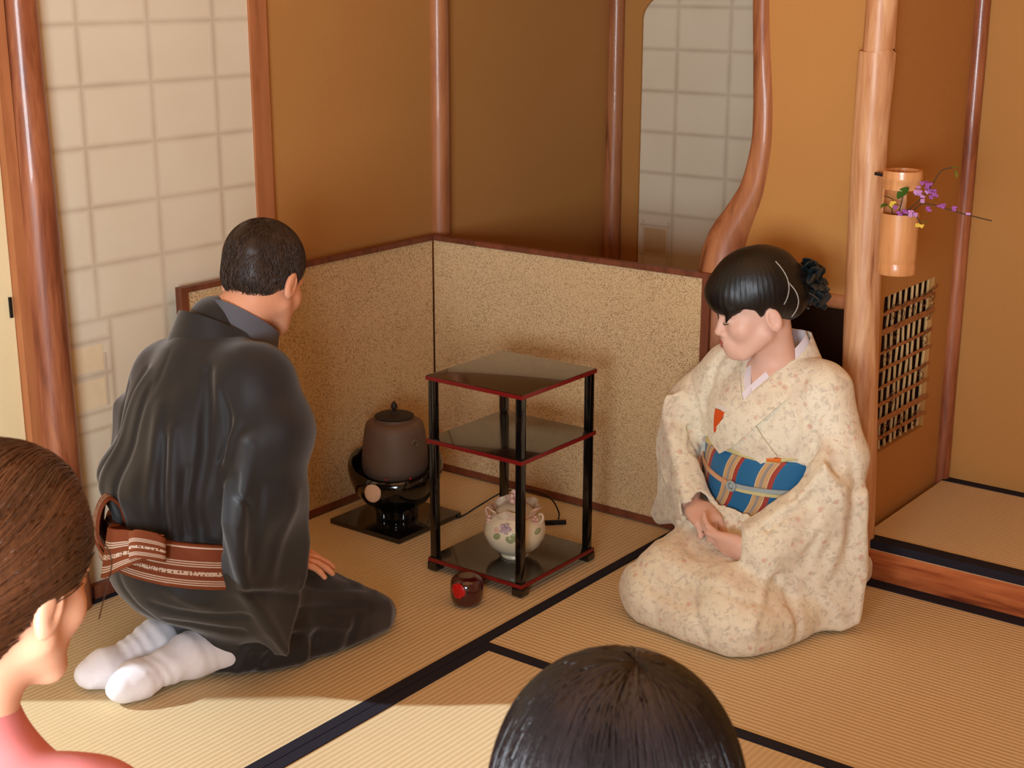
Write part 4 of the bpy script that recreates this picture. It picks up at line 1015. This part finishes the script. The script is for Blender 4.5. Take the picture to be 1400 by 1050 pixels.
pk = fk.ramp(fk.vor(tcv, 36, 1), [(.14,(1,1,1,1)),(.30,(0,0,0,1))]); pk2 = fk.math('MULTIPLY', pk, fk.math('GREATER_THAN', fk.noise(tcv, 17, 2), .50))
c = fk.mix(fk.math('MULTIPLY', pk2, .5), c, lin((206,138,118)))
mv = fk.ramp(fk.noise(fk.tc((1,1,1), loc=(3,1,2)), 14, 4, .6), [(.5,(0,0,0,1)),(.68,(1,1,1,1))]); c = fk.mix(fk.math('MULTIPLY', mv, .35), c, lin((196,168,150)))
fk.col(c); fk.bump(fk.noise(tcv, 420, 2), .0004, .3); fk = fk.m
WCR = snap_creases(w_kim, [
        ([(-.04,.10,.44),(-.075,.095,.50),(-.095,.05,.56)], .006, .008), ([(-.13,.07,.42),(-.125,.05,.50),(-.12,.02,.56)], .012, .011), ([(.125,.08,.42),(.13,.05,.50),(.12,.02,.57)], .010, .010),
        ([(.17,.07,.44),(.20,.05,.36),(.19,.09,.29)], .008, .010), ([(.20,.06,.46),(.235,.06,.36),(.225,.10,.26)], -.006, .011), ([(.14,.11,.40),(.16,.12,.33),(.13,.16,.27)], .007, .009),
        ([(-.17,.08,.45),(-.165,.12,.36),(-.16,.16,.28),(-.16,.18,.21)], .010, .011), ([(-.20,.08,.44),(-.22,.10,.34),(-.215,.13,.24),(-.21,.14,.17)], -.008, .012), ([(-.24,.05,.44),(-.265,.06,.32),(-.27,.08,.18)], .006, .012),
        ([(-.19,.14,.28),(-.15,.19,.24)], .006, .009), ([(-.26,.17,.14),(-.28,.12,.08),(-.29,.09,.03)], -.006, .010),
        ([(.20,.03,.50),(.165,.085,.43),(.150,.115,.37)], .010, .008), ([(.235,.05,.42),(.195,.11,.35),(.15,.14,.30)], .009, .008), ([(.245,.06,.34),(.20,.12,.28),(.14,.17,.245)], -.007, .009),
        ([(-.235,.08,.40),(-.20,.15,.32),(-.15,.19,.27),(-.11,.21,.245)], .012, .009), ([(-.225,.11,.30),(-.19,.17,.24),(-.15,.20,.20)], -.009, .011), ([(-.17,.06,.52),(-.165,.09,.44),(-.16,.13,.36)], .010, .008),
        ([(.16,.10,.20),(.10,.22,.205),(.0,.28,.195)], .007, .012), ([(.18,.18,.13),(.10,.30,.16),(-.02,.34,.16),(-.12,.32,.155)], -.006, .014), ([(.16,.28,.10),(.06,.37,.11),(-.06,.385,.10)], .007, .013),
        ([(-.18,.22,.19),(-.20,.30,.13),(-.19,.36,.06)], -.007, .012), ([(-.05,.38,.12),(-.10,.40,.06),(-.12,.40,.01)], .008, .011), ([(.05,.38,.10),(.03,.40,.04)], .006, .010),
        ([(-.20,.20,.16),(-.235,.22,.09),(-.245,.22,.02)], .012, .012), ([(-.16,.36,.07),(-.20,.33,.045),(-.235,.27,.035)], .007, .010), ([(-.1,.35,.15),(-.16,.33,.12),(-.2,.27,.10)], .006, .011)])
wk = sdf_mesh('kimono', w_kim, (-.36,-.28,-.01), (.34,.44,.70), .004, fk, wroot, off=tuple(WO), xf=wxf)
def wr(name, ctrl, mat, par=wroot, **k): return ribbon(name, ctrl, mat, par, loc=tuple(WO), xf=wxf, **k)
def mirror(c): return [((-a[0],)+tuple(a[1:]), (-b[0],)+tuple(b[1:]), s) for a, b, s in c]
over = [((.0,-.085,.648),(.0,-.108,.600),0),((-.050,-.066,.650),(-.080,-.066,.598),0),((-.068,-.01,.622),(-.108,-.005,.580),.0),((-.050,.065,.575),(-.095,.070,.535),.4),((-.008,.115,.520),(-.052,.115,.475),1),((.045,.125,.460),(.002,.130,.415),1),((.090,.110,.400),(.055,.12,.375),1)]
whitec = [((.0,-.072,.652),(.0,-.090,.61),0),((-.042,-.054,.655),(-.066,-.056,.615),0),((-.050,-.004,.628),(-.080,-.005,.595),.0),((-.026,.062,.586),(-.066,.068,.555),.0),((.012,.110,.530),(-.022,.117,.503),.2),((.034,.122,.490),(.006,.125,.468),.6)]
kfn = w_torso
white = flat('white_collar_silk', (232,226,232), .7, .2)
wr('under_collar', mirror(whitec), white, th=.003, fn=kfn, off=.001); wr('under_collar', whitec, white, th=.003, fn=kfn, off=.004)
wr('kimono_collar', mirror(over), fk, th=.004, fn=kfn, off=.004, par=wk); wr('kimono_collar', over, fk, th=.0045, fn=kfn, off=.0085, par=wk)
# sash with cord
OZ = lambda P: P[:, 2]+.02*P[:, 0]
def w_obi(P):
    z = OZ(P); d = obi_surf(P)+.001*wob(P, 25, off=2); d = sx_(d, .232-z, .006); d = sx_(d, z-.382, .006); return sx_(d, -(obi_surf(P)+.022), .003)
pb = NT('blue_patterned_sash', .6, .3, sheen=.1); s = pb.sep(pb.tc())
ang = pb.math('ARCTAN2', s['X'], pb.math('MULTIPLY', s['Y'], -1.0))
zz = pb.math('SUBTRACT', s['Z'], .31)
ph = pb.math('ADD', pb.math('MULTIPLY', ang, 1.45), pb.math('ADD', pb.math('MULTIPLY', zz, -5.2), pb.math('MULTIPLY', pb.math('SINE', pb.math('MULTIPLY', zz, 34)), .10)))
fr_ = pb.math('FRACT', pb.math('ADD', ph, 10.12))
blue, red, tan, pale, gry = lin((34,104,150)), lin((162,62,48)), lin((198,160,112)), lin((216,196,150)), lin((150,142,134))
c = pb.ramp(fr_, [(0,blue),(.40,pale),(.42,tan),(.52,gry),(.60,tan),(.70,pale),(.72,red),(.84,blue)], 'CONSTANT')
pb.col(c); pb.bump(pb.noise(pb.tc(), 380, 2), .0004, .4); pb = pb.m
wo = sdf_mesh('sash', w_obi, (-.19,-.15,.20), (.19,.16,.42), .0034, pb, wroot, off=tuple(WO), xf=wxf)
MBk = MB().box((-.135,-.185,.245),(.135,-.115,.42),.02); MBk.v = [tuple(wf.R@np.array(v)+wf.o) for v in MBk.v]; MBk.build('sash_drum_knot', pb, wo, off=tuple(WO))
cordb = flat('pale_blue_cord', (158,170,170), .6, .2); cordp = flat('peach_cord', (206,160,122), .6, .2); cordy = flat('pale_yellow_cord', (206,196,140), .6, .2)
def onobi(a, z): return (.170*math.sin(a), .002+.130*math.cos(a), z-.02*.163*math.sin(a))
def cord(name, a0, a1, z0, z1, w, mat, off):
    c = []
    for i in range(9):
        t = i/8; a = a0+(a1-a0)*t; z = z0+(z1-z0)*t; c.append((onobi(a, z+w/2), onobi(a, z-w/2), 1))
    return wr(name, c, mat, wo, th=.004, fn=obi_surf, off=off, n=4, cross=3)
cord('sash_cord', 1.35, .10, .342, .306, .011, cordp, .004); cord('sash_cord', -1.5, .10, .312, .308, .010, cordb, .005); cord('sash_cord', -1.5, .02, .299, .300, .008, cordy, .004)
kb = MB(); kb.tube([Vector(wf.R@np.array(onobi(.08+.07*math.cos(q), .306+.011*math.sin(q)))+wf.o)+Vector(wf.R@np.array((0,.010,0))) for q in [k*2*math.pi/12 for k in range(13)]], .0032, 8); kb.ball(tuple(wf.R@(np.array(onobi(.08,.306))+np.array((0,.006,0)))+wf.o), .008, 10)
kb.build('cord_knot', cordb, wo, off=tuple(WO))
top = MB(); top.tube([Vector(wf.R@(np.array(onobi(a, .385+.006*math.sin(a*5)))*np.array([.97,.97,1]))+wf.o) for a in np.linspace(1.2,-1.3,24)], [.0035+.003*math.sin(k*.5)**2 for k in range(24)], 8); top.build('sash_scarf', cordy, wroot, off=tuple(WO))
MB().tube([Vector(wf.R@(np.array(onobi(a, .386)))+wf.o) for a in np.linspace(-.42,-.62,5)], .006, 8).build('orange_tuck', flat('orange_silk', (214,112,34), .6), wroot, off=tuple(WO))
wr('napkin', [((.078,.118,.478),(.045,.128,.478),.6),((.075,.120,.455),(.052,.128,.455),.8),((.070,.122,.425),(.066,.126,.425),1)], flat('orange_cloth', (214,86,28), .7), th=.003, fn=kfn, off=.010, cross=4)
wr('folded_paper', [((.070,.120,.492),(.038,.128,.492),.6),((.071,.120,.480),(.036,.128,.480),.6)], flat('white_paper', (228,220,206), .8), th=.003, fn=kfn, off=.008, cross=4)
# hair
hk = hair_mat('black_hair', (4,4,5), (12,11,12), .42)
def w_hair(P):
    Q = whm.to(P)/WS
    d = ell(Q, (0,-.008,.058), (.092,.113,.098)); d = sm(d, ell(Q, (0,-.075,.02), (.062,.05,.06)), .03); d = sm(d, ell(Q, (0,.07,.055), (.055,.045,.045)), .03)
    low = np.interp(Q[:, 1], [-.10,-.07,-.045,-.012,.008,.022,.045,.07,.11], [-.07,-.075,-.055,.020,-.004,.020,.028,.014,.012]).astype(f4)+(.0025*np.sin(Q[:, 0]*330)-.010*np.exp(-((Q[:, 0]+.045)/.012)**2))*(Q[:, 1] > .05)
    d = sx_(d, low-Q[:, 2], .006)
    # pointed lock beside the brow
    for s in (-1, 1): d = sm(d, cap(Q, (s*.052,.072,.03), (s*.040,.088,-.004), .011, .003), .008)
    d = sx_(d, -ell(Q, (-.094,-.012,-.014), (.024,.026,.034)), .006); d = sx_(d, -ell(Q, (.094,-.012,-.014), (.024,.026,.034)), .006)
    d = sm(d, ell(Q, (0,-.118,.034), (.040,.034,.038)), .015)
    th = np.arctan2(Q[:, 0], Q[:, 1]-.0)
    return d*WS+.0004*np.sin(th*46+Q[:, 2]*30)+.0012*wob(P, 50, off=1)
wh = sdf_mesh('hair', w_hair, (-.20,-.12,.58), (.20,.28,.93), .003, hk, wroot, off=tuple(WO), xf=wxf)
# ruffled hair tie at the back
sc = MB(); 
def hw(p): return Vector(wf.R@whm.w(np.array(p)*WS)+wf.o)
for k in range(34):
    a = k*2.399; rr = .036+.010*math.sin(k*1.7); c = np.array((rr*math.cos(a), -.128-.014*(k % 3), .030+rr*1.1*math.sin(a)))
    pts = [hw(c+np.array([.014*math.cos(q+k), .010*math.sin(q*1.5+k), .016*math.sin(q)])) for q in np.linspace(0, 4.4, 8)]
    sc.tube(pts, [.0035]*8, 6, flat=2.2)
sc.build('ruffled_hair_tie', flat('dark_green_ribbon', (20,28,30), .3, .5), wh, off=tuple(WO))
for (a0, zc, yc, r) in ((-1.2,.07,-.045,.055),(-1.1,.03,-.062,.045)):
    MB().tube([hw((-.0935+.02*abs(t)**2*.9, yc-.018*(1-t*t), zc+r*t)) for t in np.linspace(-1, 1, 12)], .0012, 6).build('hairpin', flat('silver_wire', (160,156,150), .25, .6), wh, off=tuple(WO))
lips = MB()
for zz_, w_, h_, yy in ((-.0590,.0175,.0048,.1020),(-.0690,.016,.0056,.1000)): lips.ball((0,0,0), 1, 16); n0 = len(lips.v)-MB().ball((0,0,0),1,16).v.__len__(); lips.v[n0:] = [(v[0]*w_, yy-2.2*(v[0]*w_)**2*10-.004+v[1]*.007, zz_+v[2]*h_) for v in lips.v[n0:]]
lips.v = [tuple(hw(v)) for v in lips.v]; lips.build('lips', flat('rose_lips', (170,88,80), .45, .4), wb, off=tuple(WO))
for s in (-1, 1):
    MB().tube([hw((s*x, y, z)) for x, y, z in ((.017,.0885,-.0075),(.025,.0915,-.0095),(.033,.0912,-.0100),(.041,.0880,-.0085),(.047,.083,-.006))], [.0006,.0012,.0014,.0012,.0006], 6).build('eyelashes', M['black'], wb, off=tuple(WO))
# ---------------------------------------------------------------- onlookers in the foreground
C0 = np.array([0,0,1.47])
def onlooker(label, O, hf, F, body_m, skin, hairm, hair_fn, hlo, hhi, coat_name, hh=.004, fem=True):
    root = thing('person', label, 'person', (O[0], O[1], 0)); fr = Fr((O[0], O[1], 0), F); xf = (fr.R, fr.o)
    hl = fr.R.T@(hf.o-fr.o); hr = Fr((0,0,0), (0,1)); hr.o = hl; hr.R = fr.R.T@hf.R
    def body(P):
        d = near(P, hr.o, .16, lambda P: head_sdf(hr.to(P), fem)); nk = hr.w((0,-.032,-.055)); d = sm(d, cap(P, nk, (0,-.0,hl[2]-.20), .045, .055), .03)
        zs = hl[2]-.235; d = sm(d, cap(P, (-.13,-.01,zs), (.13,-.01,zs), .052, .052), .05)
        d = sm(d, ell(P, (0,0,zs-.14), (.14,.09,.18)), .05); d = sm(d, ell(P, (0,-.02,.20), (.15,.12,.14)), .06)
        for s in (-1, 1):
            d = sm(d, chain(P, [((s*.16,0,zs),.045),((s*.20,.05,zs-.24),.036),((s*.10,.20,.235),.024)], .02), .03)
            d = sm(d, chain(P, [((s*.08,0,.16),.08),((s*.10,.35,.09),.05),((s*.08,0,.045),.04),((s*.04,-.2,.03),.024)], .02), .03)
            h = Fr((s*.10,.205,.235), (-.3*s,1), pitch=20); ch = fingers(h, [.3,.3,.3,.35], 0.05, (.5,.25), .9, -s); d = sm(d, near(P, h.w((0,.07,0)), .13, lambda P: hand_sdf(P, h, ch, .9, -s)), .006)
        return d
    b = sdf_mesh('body', body, (-.30,-.32,0), (.30,.45,hl[2]+.14), hh, skin, root, off=(O[0],O[1],0), xf=xf)
    def coat(P):
        zs = hl[2]-.215; d = cap(P, (-.135,-.01,zs), (.135,-.01,zs), .066, .066); d = sm(d, ell(P, (0,0,zs-.14), (.165,.115,.20)), .05)
        d = sm(d, ell(P, (0,-.02,.20), (.18,.15,.15)), .06); d = sm(d, cap(P, (0,-.01,zs), (0,-.01,zs+.10), .085, .066), .04)
        for s in (-1, 1):
            d = sm(d, chain(P, [((s*.165,0,zs),.062),((s*.215,.05,zs-.24),.052),((s*.12,.17,.25),.038)], .02), .03)
            d = sm(d, chain(P, [((s*.08,0,.16),.105),((s*.11,.36,.09),.075)], .02), .04)
        d = sm(d, slab(P, (0,0,.05), (1,0,0), (0,1,0), [(.15,-.28),(.2,.1),(.17,.42),(-.17,.42),(-.2,.1),(-.15,-.28)], .05, .04), .04)
        d = sx_(d, -cap(P, (0,0,zs+.075), (0,.005,zs+.18), .052, .070), .006)
        d = d+.005*wob(P, 24, (1,1,.8), off=5)+.002*wob(P, 60, off=6)
        return sx_(d, .003-P[:, 2], .005)
    sdf_mesh(coat_name, coat, (-.34,-.36,-.01), (.34,.50,hl[2]), .0055, body_m, root, off=(O[0],O[1],0), xf=xf)
    h = sdf_mesh('hair', lambda P: hair_fn(hf.to(P)), hlo, hhi, .0032, hairm, root, off=(O[0],O[1],0))
    return root, h
def strand_paths(hf, n, seed_fn, L, curve_fn, steps=14):
    out = []
    for _ in range(n):
        p = seed_fn()
        if p is None: continue
        out.append([Vector(hf.w(q)) for q in curve_fn(p, L, steps)])
    return out
# left onlooker
lf = Fr((-1.232,.762,.880), (-.27,.96), pitch=14, roll=0)
lbr = hair_mat('brown_hair', (20,11,9), (104,60,34), .3, 180)
def l_hair(Q):
    d = ell(Q, (0,-.018,.040), (.090,.112,.096)); d = sm(d, ell(Q, (0,-.085,-.035), (.055,.055,.06)), .05); d = sm(d, ell(Q, (.0,-.02,.10), (.06,.07,.035)), .04)
    low = np.interp(Q[:, 1], [-.13,-.06,-.03,-.005,.03,.075,.12], [-.12,-.085,-.035,.012,.006,.052,.07]).astype(f4)
    d = sx_(d, low-Q[:, 2], .008); d = sx_(d, -ell(Q, (.095,-.014,-.012), (.026,.024,.030)), .008); d = sx_(d, -ell(Q, (-.095,-.014,-.012), (.026,.024,.030)), .008)
    th = np.arctan2(Q[:, 2]-.02, Q[:, 1]+.10); return d+.0005*np.sin(th*34+Q[:, 0]*20)+.0012*wob(Q, 45)
pink = NT('pink_blouse', .55, .3, sheen=.2); n = pink.noise(pink.tc(), 9, 3); pink.col(pink.mix(n, lin((214,112,112)), lin((226,138,134)))); pink = pink.m
lr, lh = onlooker('woman in a pink blouse with swept back brown hair at the left edge, watching', (-1.25,.71), lf, (-.25,.96), pink, skin_mat('left_onlooker_skin', (226,160,124), (236,180,144)), lbr, l_hair, (-1.41,.58,.71), (-1.06,.96,1.07), 'blouse')
def l_shell(Q):
    d = ell(Q, (0,-.018,.040), (.090,.112,.096)); d = sm(d, ell(Q, (0,-.085,-.035), (.055,.055,.06)), .05); return sm(d, ell(Q, (.0,-.02,.10), (.06,.07,.035)), .04)
v = RNG.normal(size=(4200,3)); v /= np.linalg.norm(v, axis=1, keepdims=True); q = comb(l_shell, lf, np.array([0,-.02,.04])+v*.1, lambda p, k: v*0+[0,0,-1.], 1, .001, 0.0)[:, 0]
q = q[l_hair(q.astype(f4)) < .003]; jit = RNG.normal(size=q.shape)*.05; lift = RNG.uniform(0, .0022, len(q))
tr = comb(l_shell, lf, q, lambda p, k: (lambda r: r/np.maximum(np.linalg.norm(r, axis=1, keepdims=True), .01))(np.array([0,-.16,-.045])-p)+jit+np.array([0,0,.25])*(p[:, 1:2] > .0), 15, .0085, lift)
hp = [[Vector(x@lf.R.T+lf.o) for x in t if x[1] > -.135] for t in tr]; hp = [h for h in hp if len(h) > 3]
strands('hair_strands', hp, .0009, lbr, lh, off=(-1.25,.71,0))['kind'] = 'stuff'
fl_ = MB(); fl_.tube([Vector(lf.w(p)) for p in bezier([(.060,.075,.05),(.062,.098,.02),(.052,.106,-.015),(.052,.098,-.045)], 6)], [.0008]*19, 5); fl_.build('loose_lock', lbr, lh, off=(-1.25,.71,0))
# central onlooker
CX, CY, CZ = -.550, .855, .830
cf = Fr((CX,CY,CZ), (-.55,.84), pitch=16, roll=0)
cbl = hair_mat('dark_hair', (10,8,9), (40,32,33), .26, 200)
def c_shell(Q, g=0.0):
    d = ell(Q, (0,-.016,.036), (.094+g,.114+g,.096+g)); d = sm(d, ell(Q, (0,-.03,-.05), (.098+g,.095+g,.09+g)), .06)
    return d
def c_hair(Q):
    d = c_shell(Q)
    d = sx_(d, -.125-Q[:, 2]+0*Q[:, 0], .01); d = sx_(d, -ell(Q, (0,.11,-.05), (.066,.10,.085)), .012)
    d = sx_(d, -(c_shell(Q)+.018)+np.where(Q[:, 2] > -.03, .03, 0).astype(f4), .004)
    th = np.arctan2(Q[:, 0], -Q[:, 1]); return d+.0016*np.sin(th*40)+.0014*wob(Q, 40)
cr, ch_ = onlooker('dark haired onlooker at the bottom centre, only the top of the head showing', (CX,CY-.02), cf, (-.55,.84), flat('navy_cloth', (50,54,74), .8), skin_mat('central_onlooker_skin', (220,160,126), (232,178,146)), cbl, c_hair, (CX-.16,CY-.16,CZ-.15), (CX+.16,CY+.16,CZ+.16), 'jacket')
NS = 2600
a = RNG.uniform(0, 2*math.pi, NS); dr = np.stack([np.cos(a), np.sin(a), a*0], 1)
p = np.array([.012,-.045,.128])+dr*RNG.uniform(0, .085, NS)[:, None]; jit = RNG.normal(size=(NS,3))*.18; lift = RNG.uniform(0, .003, NS); trail = []
for k in range(17):
    g = [c_shell((p+e).astype(f4)).astype(float) for e in ((0,0,0),(.002,0,0),(0,.002,0),(0,0,.002))]; n_ = np.stack(g[1:], 1)-g[0][:, None]; n_ /= np.linalg.norm(n_, axis=1, keepdims=True)
    p = p-(g[0]-lift)[:, None]*n_; trail.append(p@cf.R.T+cf.o)
    dn = np.array([0,0,-1.])+dr*.35*max(0, 1-k/6)+jit*.35
    t = np.where(((k < 4) & (n_[:, 2] > .8))[:, None], dr+jit*.4, dn); t = t-n_*(t*n_).sum(1, keepdims=True); t /= np.maximum(np.linalg.norm(t, axis=1, keepdims=True), 1e-6)
    p = p+t*.0105
trail = np.stack(trail, 1); hp = [[Vector(q) for q in tr if q[2] > cf.o[2]-.12] for tr in trail]; hp = [h for h in hp if len(h) > 4]
strands('hair_strands', hp, .0011, cbl, ch_, off=(CX,CY-.02,0))['kind'] = 'stuff'
# ---------------------------------------------------------------- camera and light
cam = bpy.data.cameras.new('camera'); co = bpy.data.objects.new('camera', cam); link(co)
cam.sensor_width = 36; cam.lens = 1990/1400*36
yaw, pit, rol = math.radians(37.414), math.radians(15.7435), math.radians(.084)
fw = Vector((-math.sin(yaw)*math.cos(pit), math.cos(yaw)*math.cos(pit), -math.sin(pit))); rt = Vector((math.cos(yaw), math.sin(yaw), 0)); up = rt.cross(fw)
r2 = rt*math.cos(rol)+up*math.sin(rol); u2 = -rt*math.sin(rol)+up*math.cos(rol)
co.matrix_world = Matrix(((r2.x,u2.x,-fw.x,0),(r2.y,u2.y,-fw.y,0),(r2.z,u2.z,-fw.z,1.47),(0,0,0,1)))
cam.dof.use_dof = True; cam.dof.focus_distance = 3.2; cam.dof.aperture_fstop = 16
SC.camera = co
def light(name, kind, loc, d, energy, color, **k):
    l = bpy.data.lights.new(name, kind); l.energy = energy; l.color = color
    for a, b in k.items(): setattr(l, a, b)
    o = bpy.data.objects.new(name, l); link(o); o.location = loc
    o.rotation_euler = Vector(d).to_track_quat('-Z', 'Y').to_euler(); return o
light('window_daylight', 'AREA', (-.1, -1.0, 1.05), (-.5, 1, -.12), 175, (.82, .92, 1.0), shape='RECTANGLE', size=1.4, size_y=.9)
light('warm_overhead_fill', 'AREA', (-1.1, 1.7, 2.5), (0, 0, -1), 20, (1, .50, .22), shape='RECTANGLE', size=2.6, size_y=2.6)  # added warm fill, stands for light bounced off the ochre walls
light('sun', 'SUN', (-5, -1, 2), (.67, .54, -.60), 5.0, (.76, .90, 1.0), angle=math.radians(1.5))
w = bpy.data.worlds.new('world'); SC.world = w; w.use_nodes = True
w.node_tree.nodes['Background'].inputs[0].default_value = (1.0, .46, .19, 1); w.node_tree.nodes['Background'].inputs[1].default_value = .36
SC.view_settings.view_transform = 'Standard'; SC.view_settings.look = 'None'; SC.view_settings.exposure = -.1; SC.view_settings.gamma = 1
SC.view_settings.use_curve_mapping = False
